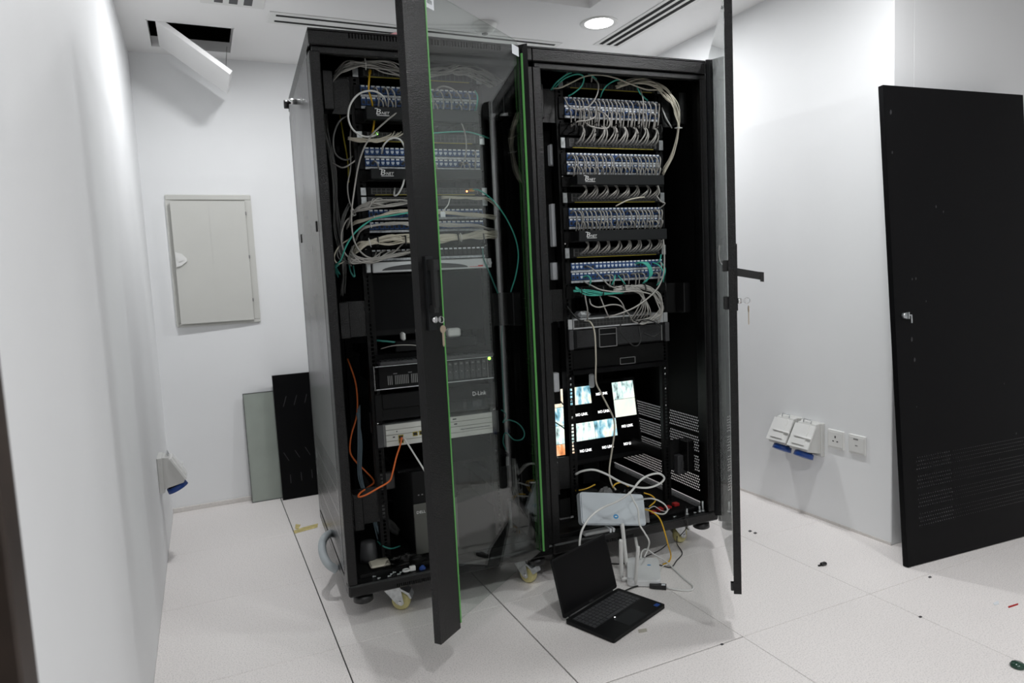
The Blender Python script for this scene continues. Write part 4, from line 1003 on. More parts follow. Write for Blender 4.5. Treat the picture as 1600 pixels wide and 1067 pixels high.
# ---- single loose cables, left rack
G1 = 'loose cables of the left rack'; G2 = 'loose cables of the right rack'
cable('yellow cable hanging in front of topmost left patch panel', RPS([(578, 111, .13), (577, 122, .10), (576, 140, .10), (580, 155, .11), (583, 170, .14)]), 'cable_yellow', .0032, G1, plug='cable_yellow')
cable('short yellow cable plugged into the switch with green lights', RPS([(583, 209, .142), (583, 203, .12), (584, 196, .12), (585, 188, .14)]), 'cable_yellow', .0032, G1, plug='cable_yellow')
cable('white looping cable around topmost left rack patch panel', RPS([(604, 165, .14), (598, 150, .10), (582, 142, .09), (562, 146, .09), (548, 162, .09), (544, 183, .095), (551, 202, .10), (568, 213, .10), (585, 212, .115), (591, 206, .14)]), 'cable_white', .0034, G1)
cable('dark grey cable running diagonally down the left rack', RPS([(640, 162, .11), (620, 176, .085), (598, 194, .08), (577, 216, .08), (562, 250, .09), (553, 300, .10), (549, 340, .10), (553, 375, .10), (566, 396, .10), (585, 404, .10), (610, 398, .11), (632, 378, .12)]), 'cable_grey', .0030, G1)
cable('white cable hooked over the dust-covered patch panel', RPS([(596, 240, .14), (600, 226, .10), (612, 216, .095), (626, 219, .095), (634, 238, .09), (634, 262, .09), (630, 287, .095), (622, 303, .10), (616, 305, .11), (617, 294, .14)]), 'cable_white', .0034, G1)
cable('teal cable sweeping down the left of left rack', RPS([(660, 328, .12), (640, 332, .10), (610, 337, .095), (582, 343, .10), (556, 362, .11), (541, 384, .12), (533, 405, .13), (526, 413, .15)]), 'cable_teal', .0032, G1)
cable('teal cable arcing down behind the glass door', RPS([(735, 297, .14), (748, 297, .10), (768, 311, .08), (788, 336, .08), (804, 368, .08), (810, 398, .08), (806, 430, .09), (798, 456, .12)]), 'cable_teal', .0028, G1, plug='cable_yellow')
cable('thin teal line hanging below the silver appliance', RPS([(754, 388, .14), (756, 405, .13), (764, 424, .13), (778, 458, .14)]), 'cable_teal_dim', .0028, G1)
cable('teal cable along switch behind the glass door', RPS([(676, 208, .12), (705, 206, .105), (730, 206, .105), (750, 211, .12), (764, 216, .16)]), 'cable_teal', .0028, G1)
cable('teal cable at right end of topmost left patch panel', RPS([(742, 142, .14), (746, 150, .11), (745, 165, .11), (741, 176, .14)]), 'cable_teal', .0028, G1)
cable('grey arch cable behind the glass door at top', RPS([(677, 143, .14), (690, 135, .10), (705, 138, .10), (717, 148, .10), (724, 165, .12)]), 'cable_grey', .0028, G1)
cable('grey cable dropping in an arc behind the glass door', RPS([(680, 176, .12), (700, 175, .10), (718, 188, .095), (727, 210, .095), (728, 240, .11), (720, 262, .14)]), 'cable_grey', .0028, G1)
cable('white tag cable hanging at the centre of left rack', RPS([(703, 310, .12), (700, 320, .10), (694, 328, .10), (692, 334, .10)]), 'cable_white', .0024, G1)
mb = MB(); p = RP(692, 335, .098); mb.box(p.x - .009, p.x + .009, .096, .098, p.z - .01, p.z + .01); solo('cable_tag', 'small white paper tag on cable behind the glass door', 'tag', mb, 'tag_white', (p.x, .097, p.z - .01), 'rack')
cable('grey cable hanging at far left of left rack', RPS([(552, 180, .22), (547, 215, .2), (548, 260, .18), (543, 290, .17), (546, 315, .16), (553, 330, .15)]), 'cable_grey', .0028, G1)
cable('dim yellow cable at far left of left rack', RPS([(531, 180, .3), (537, 215, .28), (543, 250, .26), (545, 285, .26)]), 'yellow_line', .0028, G1)
cable('teal line hanging down the right side of left rack', RPS([(785, 505, .2), (784, 540, .2), (786, 600, .2), (788, 645, .2)]), 'cable_teal_dim', .0026, G1)
cable('coiled teal cable hanging at right of white router', RPS([(783, 640, .19), (791, 648, .18), (786, 660, .17), (795, 656, .17), (810, 662, .17), (819, 675, .17), (816, 686, .17), (803, 687, .17), (790, 676, .18), (786, 690, .18), (791, 703, .19)]), 'cable_teal_dim', .0028, G1)
cable('orange cable looping from the white router', RPS([(627, 684, .138), (626, 693, .10), (619, 715, .085), (613, 740, .08), (608, 752, .08), (590, 763, .075), (570, 774, .075), (560, 776, .08), (563, 770, .10), (574, 762, .2), (584, 752, .29), (570, 735, .33), (555, 720, .33), (547, 705, .33), (549, 680, .34), (558, 645, .36), (556, 600, .38), (543, 560, .40)]), 'cable_orange', .0034, G1, plug='cable_orange')
cable('straight white cable slanting down from the white router', RPS([(630, 684, .138), (635, 690, .11), (650, 714, .09), (666, 740, .085), (685, 775, .10)]), 'cable_white', .0036, G1, plug='cable_white')
cable('teal lead lying on tray of left rack', RPS([(590, 846, .2), (600, 854, .15), (612, 857, .15), (625, 853, .2)]), 'cable_teal_dim', .003, G1)
cable('dark teal cables under the dark monitor', RPS([(585, 532, .19), (600, 533, .17), (618, 535, .17), (630, 538, .2)]), 'cable_teal_dim', .004, G1)
cable('grey wire crossing above the keyboard', RPS([(595, 545, .16), (615, 540, .13), (640, 539, .13), (660, 541, .15)]), 'cable_grey', .002, G1)
cable('dark grey loop bulging highest at left of left rack', RPS([(548, 178, .2), (530, 190, .16), (521, 215, .15), (524, 240, .16), (540, 250, .18), (553, 243, .2)]), 'cable_dim', .0032, G1)
cable('grey loop bulging beside the yellow cable in left rack', RPS([(520, 255, .2), (535, 262, .16), (548, 256, .15), (556, 250, .16)]), 'cable_grey', .0028, G1)
cable('grey loop at left of the teal sweep in left rack', RPS([(556, 335, .18), (541, 345, .15), (533, 368, .14), (537, 392, .14), (548, 404, .14), (556, 398, .15)]), 'cable_grey', .0028, G1)
cable('brownish loop lowest at left of left rack', RPS([(548, 372, .2), (530, 385, .16), (522, 402, .15), (528, 412, .15), (540, 408, .16)]), 'cable_beige', .0026, G1)
cable('teal strand hanging lowest at left of left rack', RPS([(545, 410, .17), (548, 425, .16), (554, 432, .16), (552, 415, .17)]), 'cable_teal_dim', .003, G1)
# ---- right rack
cable('longest teal cable arching over right rack top switch', RPS([(861, 140, .16), (870, 128, .12), (888, 115, .10), (906, 111, .10), (920, 115, .10), (932, 124, .12)]), 'cable_teal', .0032, G2)
cable('teal cable arching below the longest teal one', RPS([(864, 140, .16), (880, 124, .11), (900, 116, .10), (912, 120, .10), (909, 134, .11), (897, 145, .12), (888, 150, .14)]), 'cable_teal', .0032, G2)
cable('grey arch of cable highest in right rack', RPS([(884, 117, .13), (893, 105, .11), (908, 98, .10), (920, 103, .10), (925, 115, .11), (924, 128, .14)]), 'cable_grey', .0026, G2)
cable('grey cable waving over right rack top switch', RPS([(862, 138, .16), (876, 137, .12), (895, 128, .10), (915, 119, .10), (938, 117, .10), (962, 122, .10), (985, 131, .10), (1010, 140, .10), (1035, 142, .11), (1050, 160, .13)]), 'cable_beige', .0030, G2)
cable('grey cable looping around topmost right patch panel', RPS([(927, 121, .12), (935, 132, .09), (932, 150, .085), (920, 166, .085), (903, 171, .085), (889, 166, .09), (881, 152, .12)]), 'cable_grey', .0030, G2)
cable('grey cable loop hanging below topmost right patch panel', RPS([(932, 172, .13), (945, 178, .09), (953, 190, .085), (949, 200, .085), (935, 200, .085), (920, 196, .09), (912, 186, .11), (913, 172, .14)]), 'cable_grey', .0030, G2)
cable('grey s-shaped cable under topmost right patch panel', RPS([(931, 168, .13), (930, 182, .09), (918, 188, .085), (902, 190, .09), (892, 198, .12)]), 'cable_grey', .0028, G2)
cable('teal cable bending into topmost right panel', RPS([(938, 152, .14), (942, 142, .11), (950, 132, .10), (964, 125, .10), (978, 126, .12)]), 'cable_teal', .0030, G2)
cable('short teal cable near right end of top panel', RPS([(995, 133, .12), (999, 144, .11), (1006, 152, .12), (1012, 157, .14)]), 'cable_teal', .0030, G2)
cable('grey cable hanging straight near right of top panel', RPS([(1001, 140, .12), (1005, 158, .09), (1005, 180, .09), (1006, 200, .11)]), 'cable_grey', .0026, G2)
cable('pale cable end poking out beside right bundle', RPS([(1065, 152, .16), (1058, 162, .15), (1053, 170, .16)]), 'cable_white', .003, G2)
cable('pale cable slanting into right side bundle', RPS([(1034, 168, .16), (1041, 185, .15), (1050, 200, .16)]), 'cable_white', .003, G2)
cable('beige cable end above third right rack panel', RPS([(962, 322, .11), (980, 313, .09), (997, 309, .09), (1007, 308, .10)]), 'cable_beige', .0030, G2)
cable('grey cable leaving right end of third switch', RPS([(1022, 300, .13), (1032, 314, .11), (1039, 318, .11), (1030, 326, .13)]), 'cable_grey', .0026, G2)
cable('long grey cable curving across above silver-grey switch', RPS([(1036, 372, .14), (1038, 395, .11), (1037, 425, .095), (1029, 448, .09), (1012, 466, .09), (990, 481, .09), (965, 491, .10), (945, 496, .13)]), 'cable_grey', .0032, G2)
cable('grey cable from lowest panel crossing to the right', RPS([(912, 440, .14), (924, 446, .10), (940, 453, .09), (965, 456, .09), (995, 455, .09), (1022, 462, .10), (1036, 478, .11), (1033, 495, .13)]), 'cable_grey', .0028, G2)
cable('grey cable slanting from lowest panel upper row', RPS([(916, 415, .14), (926, 420, .11), (940, 434, .10), (952, 446, .10), (968, 452, .12)]), 'cable_grey', .0028, G2)
cable('grey cable sagging below teal manager', RPS([(921, 467, .12), (924, 476, .10), (936, 480, .09), (955, 476, .09), (970, 478, .09), (982, 490, .10), (989, 502, .14)]), 'cable_grey', .0030, G2)
cable('grey cable dropping left of silver-grey switch', RPS([(913, 452, .12), (915, 468, .10), (918, 484, .10), (918, 500, .14)]), 'cable_grey', .0030, G2)
cable('grey cable dropping to middle of silver-grey switch', RPS([(936, 458, .12), (941, 472, .10), (947, 486, .10), (952, 497, .14)]), 'cable_grey', .0030, G2)
cable('grey cable arching between manager and switch', RPS([(950, 462, .12), (965, 466, .09), (975, 480, .09), (974, 498, .14)]), 'cable_grey', .0026, G2)
for i, (a, lab) in enumerate(((0, 'first of the teal cables at right of lowest panel'), (1, 'second of the teal cables at right of lowest panel'), (2, 'third of the teal cables at right of lowest panel'), (3, 'fourth of the teal cables at right of lowest panel'))):
    cable(lab, RPS([(992 + a * 4, 412, .14), (1002 + a * 3, 410, .11), (1012 + a * 2, 417 + a, .10), (1015 + a, 430, .10), (1010 - a * 2, 440 + a, .12)]), 'cable_teal', .0030, 'teal cables of the lowest patch panel', 4)
cable('teal cable rising at right end of lowest panel', RPS([(1033, 398, .13), (1031, 407, .11), (1026, 412, .14)]), 'cable_teal', .0030, G2)
cable('teal cable falling at right end of lowest panel', RPS([(1020, 410, .14), (1030, 415, .11), (1037, 427, .10), (1036, 440, .12)]), 'cable_teal', .0030, G2)
cable('outermost teal cable curving down beside lowest panel', RPS([(1032, 409, .13), (1039, 420, .11), (1036, 434, .11), (1026, 446, .13)]), 'cable_teal', .0030, G2)
cable('teal hook cable at left of lowest panel', RPS([(911, 433, .14), (918, 431, .11), (923, 437, .10), (921, 447, .12)]), 'cable_teal', .0034, G2)
cable('teal slanting cable at centre of lowest panel', RPS([(961, 430, .14), (960, 436, .11), (956, 445, .12)]), 'cable_teal', .0030, G2)
cable('second teal slanting cable at centre of lowest panel', RPS([(966, 431, .14), (972, 438, .11), (977, 444, .12)]), 'cable_teal', .0030, G2)
cable('long pale cable hanging past the lit monitor', RPS([(915, 501, .135), (923, 504, .10), (929, 520, .095), (931, 560, .095), (931, 595, .10), (938, 612, .11), (950, 635, .12), (959, 655, .13), (960, 675, .13), (956, 705, .13), (952, 735, .12), (955, 755, .10), (962, 765, .06)]), 'cable_beige', .0036, G2, plug='cable_white')
cable('black cable slanting onto silver-grey switch', RPS([(885, 478, .15), (898, 494, .11), (910, 502, .105), (925, 504, .12)]), 'cable_black', .0034, G2)
cable('black cable loop hanging over the dark server', RPS([(970, 505, .12), (969, 518, .10), (980, 532, .095), (993, 541, .095), (1001, 532, .10), (998, 510, .12)]), 'cable_black', .0030, G2)
cable('second black loop at right of the dark server', RPS([(998, 505, .12), (1005, 500, .10), (1022, 503, .095), (1032, 515, .095), (1022, 526, .10), (1005, 520, .11)]), 'cable_black', .0030, G2)
cable('black wire falling in front of lit monitor left end', RPS([(866, 612, .3), (872, 622, .3), (880, 632, .3)]), 'cable_black', .003, G2)
cable('teal wire crossing left end of lit monitor', RPS([(868, 660, .3), (880, 668, .3), (890, 678, .28)]), 'cable_teal_dim', .003, G2)
cable('thin bare rod hanging at top right of right rack', RPS([(1062, 110, .25), (1055, 128, .25), (1047, 148, .25)]), 'mid_grey', .002, G2)

# ================================================================ THINGS IN FRONT OF AND INSIDE THE RACK BASES
# white access point leaning on the base of the right rack
t = thing('access_point', 'large white wireless access point leaning on base of right rack', 'access point', (1.07, .0, .158), 'rack')
A = [RP(903, 768, .055), RP(1001, 769, .055), RP(1011, 821, .0), RP(910, 819, .0)]
lift = max(0, .161 - min(A[2].z, A[3].z)) * 0
o = A[3]; ux = (A[2] - A[3]); wv = ux.length; ux = ux.normalized(); vz = (A[0] - A[3]); vz = (vz - ux * vz.dot(ux)); hv = vz.length; vz = vz.normalized(); nn = ux.cross(vz); nn = nn if nn.y < 0 else -nn
def afn(u, v, d): return o + ux * u + vz * v + nn * d
def rrect(w_, h_, r, k=5, u0=0, v0=0):
    pts = []
    for (cx_, cy_, a0) in ((w_ - r, r, -90), (w_ - r, h_ - r, 0), (r, h_ - r, 90), (r, r, 180)):
        for i in range(k + 1):
            a = R_(a0 + 90 * i / k); pts.append((u0 + cx_ + r * math.cos(a), v0 + cy_ + r * math.sin(a)))
    return pts
mb = MB(); mb.prism(rrect(wv, hv, .014), afn, -.032, -.005); mb.prism(rrect(wv - .008, hv - .008, .012, u0=.004, v0=.004), afn, -.005, 0); part(t, 'shell', mb, 'ap_shaded_white')
mb = MB(); mb.prism([(wv * .52 + .012 * math.cos(k * .3927), hv * .26 + .009 * math.sin(k * .3927)) for k in range(16)], afn, 0, .0006); mb.prism([(wv * .52 + .006 * math.cos(k * .785), hv * .26 + .003 * math.sin(k * .785)) for k in range(8)], afn, .0006, .001, 1); part(t, 'round_mark', mb, ['blue_print', 'router_white'], 'pale blue round mark', 'stuff')
mb = MB(); mb.prism(rrect(.03, .06, .004, u0=wv - .012, v0=hv * .1), afn, -.034, -.004); part(t, 'port_cover', mb, 'mid_grey')
GB = 'cables around the access point'
cable('thick white cable looping over the access point', RPS([(899, 741, .05), (910, 736, .02), (928, 734, -.01), (948, 741, -.03), (968, 752, -.04), (990, 760, -.04), (1012, 762, -.03), (1030, 756, -.02), (1038, 747, -.02), (1030, 740, -.03), (1015, 742, -.04), (1000, 751, -.05), (985, 769, -.06), (965, 783, -.07), (940, 794, -.08), (922, 808, -.09), (910, 827, -.10), (906, 845, -.11), (906, 858, -.115)]), 'cable_white', .0042, GB, 5, 8)
def wcable(lab, pts, m, r, g=None, **kw): return cable(lab, [Vector(p) for p in pts], m, r, g, 6, 7, 'world', **kw)
def F(px, py, z): return PL(px, py, 2, z)
RC = Vector((1.215, .43, 0))
def Wr(l): return [r2w(RP(*q)) for q in l]
wcable('white cable dropping from the access point to the router', Wr([(983, 768, -.045), (990, 782, -.06), (997, 797, -.07), (999, 818, -.08), (1007, 832, -.085), (1014, 845, -.09)]) + [F(1012, 858, .07), F(1007, 870, .045)], 'cable_white', .0036, GB)
cable('short white cable loop at right of access point', RPS([(1003, 780, .02), (1020, 779, -.02), (1036, 786, -.03), (1043, 796, -.03), (1036, 803, -.02), (1018, 800, .02)]), 'cable_white', .0032, GB)
wcable('orange fibre cable hanging from the access point to the floor', Wr([(1008, 796, .0), (1018, 799, -.03), (1030, 809, -.05), (1037, 826, -.06), (1043, 848, -.07)]) + [F(1048, 866, .02), F(1046, 876, .004), F(1036, 882, .004)], 'cable_yellow', .0030, GB)
cable('orange wire arching over the access point', RPS([(957, 762, .08), (962, 756, .08), (972, 754, .08), (982, 760, .08)]), 'cable_yellow', .003, GB)
cable('thin orange wire lying inside right rack base', RPS([(899, 767, .2), (915, 764, .2), (930, 757, .2)]), 'cable_yellow', .003, GB)
cable('orange wire curl at right of access point', RPS([(1006, 770, .05), (1018, 774, .03), (1024, 782, .03), (1014, 792, .04)]), 'cable_yellow', .0028, GB)
# router on the floor
t = thing('wifi_router', 'small white router with three tall antennas on the floor', 'router', (1.22, .43, 0), 'world')
q = [F(981, 872, .03), F(1031, 869, .03), F(1030, 909, .03), F(979, 903, .03)]
cq = sum(q, Vector()) / 4; u = ((q[1] - q[0]) + (q[2] - q[3])).normalized(); u.z = 0; v = Vector((-u.y, u.x, 0))
if v.dot(q[0] - q[3]) < 0: v = -v
wr = ((q[1] - q[0]).length + (q[2] - q[3]).length) / 2; hr = abs(v.dot(q[0] - q[3]) + v.dot(q[1] - q[2])) / 2
def rf(a, b, z): return Vector((cq.x, cq.y, 0)) + u * a + v * b + Vector((0, 0, z))
def rp(pts): return [(a - wr / 2, b - hr / 2) for a, b in pts]
mb = MB(); mb.prism(rp(rrect(wr, hr, .02)), rf, .004, .024); mb.prism([(a * .96, b * .96) for a, b in rp(rrect(wr, hr, .02))], rf, .024, .030); part(t, 'shell', mb, 'router_white')
mb = MB(); mb.prism([(wr * .18 + .008 * math.cos(k * .785), .03 + .005 * math.sin(k * .785)) for k in range(8)], rf, .030, .0305); part(t, 'round_mark', mb, 'blue_print', 'pale blue mark', 'stuff')
for (p0, p1, w_) in (((971, 903), (970, 843), .0085), ((979, 884), (972, 818), .0085), ((993, 912), (997, 853), .0075)):
    g = F(*p0, .012); c_ = CAM; 
    d = ray(*p1); n2 = Vector((d.y, -d.x, 0)); # top on the vertical plane facing the camera through the foot
    nf = Vector((g.x - CAM.x, g.y - CAM.y, 0)).normalized(); tt = (g - CAM).dot(nf) / d.dot(nf); top = CAM + d * tt
    mb = MB(); mb.tube([g, g + (top - g) * .12, g + (top - g) * .95, top], [w_ * .7, w_, w_, w_ * .8], 8); part(t, 'antenna', mb, 'white_plastic')
g = F(998, 870, .02); d = ray(988, 813); nf = Vector((g.x - CAM.x, g.y - CAM.y, 0)).normalized(); tt = (g - CAM).dot(nf) / d.dot(nf); top = CAM + d * tt
mb = MB(); mb.tube([g, g + (top - g) * .3, top], [.008, .007, .0055], 8); part(t, 'antenna', mb, 'white_plastic')
for (a, b) in (((971, 905), (985, 903)), ((976, 878), (984, 876))):
    mb = MB(); mb.tube([F(*a, .014), F(*b, .014)], .006, 8); part(t, 'antenna_joint', mb, 'white_plastic')
wcable('white cable curling from the router over the floor', [F(1001, 873, .034), F(1003, 862, .05), F(1010, 858, .045), F(1022, 866, .03), F(1042, 878, .012), F(1056, 892, .004), F(1070, 905, .004), F(1082, 915, .004), F(1080, 922, .004), F(1062, 922, .004), F(1041, 918, .006)], 'cable_white', .0034, 'floor cables')
wcable('thin white wire from the router lying on the floor', [F(1030, 905, .012), F(1032, 893, .01), F(1036, 884, .008), F(1046, 882, .006), F(1052, 888, .004)], 'cable_white', .0022, 'floor cables')
wcable('black wire trailing from right rack caster to the router', [F(1058, 838, .06), F(1058, 850, .01), F(1066, 864, .004), F(1057, 876, .004), F(1049, 886, .004), F(1036, 884, .004), F(1020, 880, .004)], 'cable_black', .0022, 'floor cables')
wcable('black wire on the floor behind the router', [F(1043, 850, .004), F(1030, 860, .004), F(1012, 868, .004), F(1000, 874, .004)], 'cable_black', .0022, 'floor cables')
wcable('black lead on floor between the laptop and router', [F(950, 880, .004), F(962, 881, .004), F(978, 880, .004)], 'cable_black', .003, 'floor cables')
cable('black wire hanging over right rack base', RPS([(1072, 792, .03), (1071, 805, -.01), (1074, 822, -.005), (1062, 838, .02)]), 'cable_black', .002, 'floor cables')
# laptop
t = thing('laptop', 'open black laptop standing on the floor in front of racks', 'laptop', (.94, .21, 0), 'world')
A_, B_, C_, D_ = F(884, 968, .014), F(965, 919, .014), F(1039, 942, .014), F(961, 1000, .014)
u = (B_ - A_).normalized(); v = Vector((u.y, -u.x, 0)); lw, lh = .312, .207; o = (A_ + B_) / 2 - u * lw / 2; o.z = 0
def lf(a, b, z): return o + u * a + v * b + Vector((0, 0, z))
mb = MB(); mb.prism(rrect(lw, lh, .008), lf, .002, .0145); bs = part(t, 'base', mb, 'device_black')
mb = MB(); mb.prism([(.018, .016), (lw - .018, .016), (lw - .018, .116), (.018, .116)], lf, .0145, .0147); part(bs, 'key_bed', mb, 'cable_black')
mb = MB()
for r in range(6):
    n_ = 14; w_ = (lw - .04) / n_
    for k in range(n_):
        if r == 5 and 3 < k < 9: continue
        a0 = .02 + k * w_; b0 = .018 + r * .0163; mb.add([lf(a0 + (w_ - .003) * i, b0 + .0135 * j, zz) for i in (0, 1) for j in (0, 1) for zz in (.0147, .0162)], [(0, 1, 3, 2), (4, 6, 7, 5), (0, 4, 5, 1), (2, 3, 7, 6), (1, 5, 7, 3)])
    if r == 5: mb.add([lf(.02 + 4 * w_ + (5 * w_ - .003) * i, .018 + r * .0163 + .0135 * j, zz) for i in (0, 1) for j in (0, 1) for zz in (.0147, .0162)], [(0, 1, 3, 2), (4, 6, 7, 5), (0, 4, 5, 1), (2, 3, 7, 6), (1, 5, 7, 3)])
part(bs, 'keys', mb, 'dark_grey', None, 'stuff')
mb = MB(); mb.prism([(lw * .34, .128), (lw * .68, .128), (lw * .68, .196), (lw * .34, .196)], lf, .0145, .0147); part(bs, 'touchpad', mb, 'cover_black')
mb = MB(); mb.prism([(lw - .034, .178), (lw - .012, .178), (lw - .012, .194), (lw - .034, .194)], lf, .0145, .0148); part(bs, 'sticker', mb, 'blue_ring', 'small dark blue sticker')
mb = MB(); mb.add([lf(.118 + i * .004, .122 + j * .004, .0166) for i, j in ((0, 0), (1, 0), (1, 1), (0, 1))], [(0, 1, 2, 3)]); part(bs, 'key_light', mb, 'led_white')
la = R_(104)
def sf(a, s, d): return lf(a, -.004 + math.cos(la) * s + math.sin(la) * d, .016 + math.sin(la) * s - math.cos(la) * d)
mb = MB(); mb.prism(rrect(lw, .205, .008), sf, -.006, 0); ld_ = part(t, 'lid', mb, 'device_black')
mb = MB(); mb.prism(rrect(lw - .012, .185, .002, u0=.006, v0=.014), sf, 0, .0006); part(ld_, 'screen', mb, 'screen_black')
mb = MB(); text(mb, 'DELL', lambda a, b, d: sf(lw / 2 - .012 + a, .0045 + b, d), .024, .006); part(ld_, 'maker_mark', mb, 'dark_grey', 'small faint lettering', 'stuff')
mb = MB(); mb.tube([lf(.03, -.006, .012), lf(lw - .03, -.006, .012)], .006, 8); part(t, 'hinge', mb, 'cable_black')
t = thing('usb_adapter', 'small black adapter dongle on floor right of the laptop', 'adapter', F(1028, 916, 0), 'world')
p, q2 = F(1015, 915, .009), F(1041, 917, .009)
d = (q2 - p); L = d.length; d = d.normalized(); e_ = Vector((-d.y, d.x, 0))
df = lambda a, b, z: p + d * a + e_ * b + Vector((0, 0, z - .009))
mb = MB(); mb.prism([(0, -.006), (.012, -.011), (L, -.011), (L, .011), (.012, .011), (0, .006)], df, .002, .017); part(t, 'dongle_body', mb, 'cable_black')
mb = MB(); mb.prism([(L * .72, -.007), (L * .95, -.007), (L * .95, .007), (L * .72, .007)], df, .017, .0175); part(t, 'pale_label', mb, 'tag_white')
mb = MB(); mb.tube([F(1016, 914, .009), F(1002, 914, .006), F(988, 918, .005), F(972, 925, .008), F(966, 927, .010)], .0026, 6, 0, True, 5); part(t, 'lead', mb, 'cable_black')
# things inside the base of the left rack
def lump(name, lab, cat, c, sx, sy, sz, m, seed, frame='rack', n=18, mnt=9, amp=.35):
    rnd = random.Random(seed); mb = MB(); vs = []; fs = []
    for i in range(mnt + 1):
        for j in range(n):
            th_ = math.pi / 2 * i / mnt; ph = 2 * math.pi * j / n; rr_ = 1 + amp * (rnd.random() - .5)
            vs.append((c[0] + sx * math.cos(th_) * math.cos(ph) * rr_, c[1] + sy * math.cos(th_) * math.sin(ph) * rr_, c[2] + max(0, sz * math.sin(th_) * (1 + amp * (rnd.random() - .5)))))
    for i in range(mnt):
        for j in range(n): fs.append((i * n + j, i * n + (j + 1) % n, (i + 1) * n + (j + 1) % n, (i + 1) * n + j))
    fs.append([mnt * n + j for j in range(n)]); fs.append([j for j in range(n)][::-1])
    mb.add(vs, fs); return solo(name, lab, cat, mb, m, c, frame)
p = RP(630, 872, .13); lump('plastic_bag', 'crumpled clear plastic bag lying in bottom of left rack', 'plastic bag', (p.x, .11, .157), .075, .04, .032, 'clear_film', 3, amp=.4)
p = RP(590, 878, .14); mb = MB(); mb.box(p.x - .03, p.x + .045, .11, .18, .157, .168, 0, .005); solo('beige_block', 'flat beige block on tray of left rack beside bag', 'block', mb, 'cable_beige', (p.x, .145, .157), 'rack')
p = RP(577, 874, .2); mb = MB(); X = Matrix.Translation((p.x, .20, .157)); mb.lathe([(.0, 0), (.034, 0), (.034, .02), (.028, .075), (.0, .08)], 18, X=X); solo('round_adapter', 'dark round adapter standing on tray of left rack', 'adapter', mb, 'dark_grey', (p.x, .2, .157), 'rack')
p = RP(606, 752, .35); mb = MB(); mb.box(p.x - .03, p.x + .03, .35, .38, p.z - .035, p.z + .035, 0, .004); solo('hanging_adapter', 'pale grey box hanging behind rail at bottom of left rack', 'adapter', mb, 'mid_grey', (p.x, .36, p.z - .035), 'rack')
t = thing('plastic_clip', 'white plastic ring clip on base edge of left rack', 'clip', (RP(640, 892, .03).x, .03, .157), 'rack')
p = RP(640, 892, .03); mb = MB(); mb.tube([(p.x - .012 + .012 * math.cos(k * .628), .03 + .010 * math.sin(k * .628), .164) for k in range(11)], .004, 7); mb.box(p.x, p.x + .022, .022, .036, .158, .176, 0, .002); part(t, 'clip_ring', mb, 'white_plastic')
def screw(x, y, z, lab, grp, h=.014, m='zinc'):
    mb = MB(); X = Matrix.Translation((x, y, z))
    if h > .02: mb.lathe([(.0045, 0), (.0045, h), (.0, h + .001)], 8, X=X); mb.lathe([(.0085, 0), (.0085, .006), (.0, .0065)], 6, X=X)
    else: mb.tube([Vector((x, y, z + .003)), Vector((x + h * .6, y + J(.006), z + .003))], .0016, 6); mb.lathe([(.004, 0), (.0036, .004), (.0, .005)], 8, X=X)
    solo('screw', lab, 'screw', mb, m, (x, y, z), 'rack', grp)
for k, px in enumerate((606, 611, 616, 621, 626, 584, 590)):
    p = RP(px, 897, .03); screw(p.x, .02 + .012 * (k % 3), .1575, 'tiny loose screw on base edge of left rack, %s' % ['below the rail', 'second of five', 'third of five', 'fourth of five', 'next to white clip', 'leftmost of all', 'second leftmost'][k], 'loose screws on the rack bases')
for k, (px, h) in enumerate(((1052, .018), (1072, .026), (1084, .01), (1092, .026), (1097, .045))):
    p = RP(px, 800, .03); screw(p.x, .025, .1575, ['short bolt on base edge of right rack, leftmost', 'bolt on base edge of right rack above the caster', 'tiny screw on base edge of right rack', 'bolt near right end of right rack base', 'tallest bolt near right end of right rack base'][k], 'bolts on the right rack base', h)
p = RP(660, 888, .03); lump('blue_screw_caps', 'small blue plastic piece on base edge of left rack', 'plastic piece', (p.x, .03, .157), .012, .010, .012, 'blue_ring', 4)
# things inside the base of the right rack
p = RP(917, 748, .3); mb = MB(); mb.lathe([(.0, 0), (.05, 0), (.052, .06), (.045, .085), (.0, .086)], 24, X=Matrix.Translation((p.x, .30, .157))); solo('black_canister', 'black round canister in base of right rack', 'canister', mb, 'device_black', (p.x, .3, .157), 'rack')
p = RP(985, 758, .25); lump('clear_wrap', 'crumpled clear wrapping in base of right rack', 'plastic wrap', (p.x, .25, .157), .07, .05, .07, 'clear_film', 6, amp=.6)
p = RP(945, 745, .4); lump('grey_wrap', 'grey crumpled wrapping behind the access point', 'plastic wrap', (p.x - .03, .34, .157), .05, .035, .06, 'mid_grey', 7, amp=.5)
for k, (px, py) in enumerate(((1018, 783), (1031, 794), (1046, 789), (1060, 786))):
    p = RP(px, py, .12); mb = MB(); mb.box(p.x - .012, p.x + .014, .10 + .01 * k, .125 + .01 * k, .157, .157 + .010 + .004 * (k % 2), 0, .002); solo('red_connector', ['red connector nearest the access point', 'red connector second from the access point', 'red connector third from the access point', 'red connector farthest from the access point'][k], 'connector', mb, 'red_plastic', (p.x, .12, .157), 'rack', 'red connectors in the right rack base')
p = RP(1075, 745, .13); mb = MB(); mb.box(p.x - .05, p.x, .13, .17, .30, .385, 0, .003); mb.box(p.x - .035, p.x - .015, .127, .131, .33, .36, 0); solo('relay_box', 'small dark box mounted at right side of right rack', 'box', mb, 'dark_grey', (p.x - .025, .15, .3), 'rack')
cable('white wire tangle beside the red connectors', RPS([(1012, 796, .10), (1022, 791, .10), (1032, 797, .09), (1040, 799, .09), (1046, 795, .10)]), 'cable_white', .002, GB)
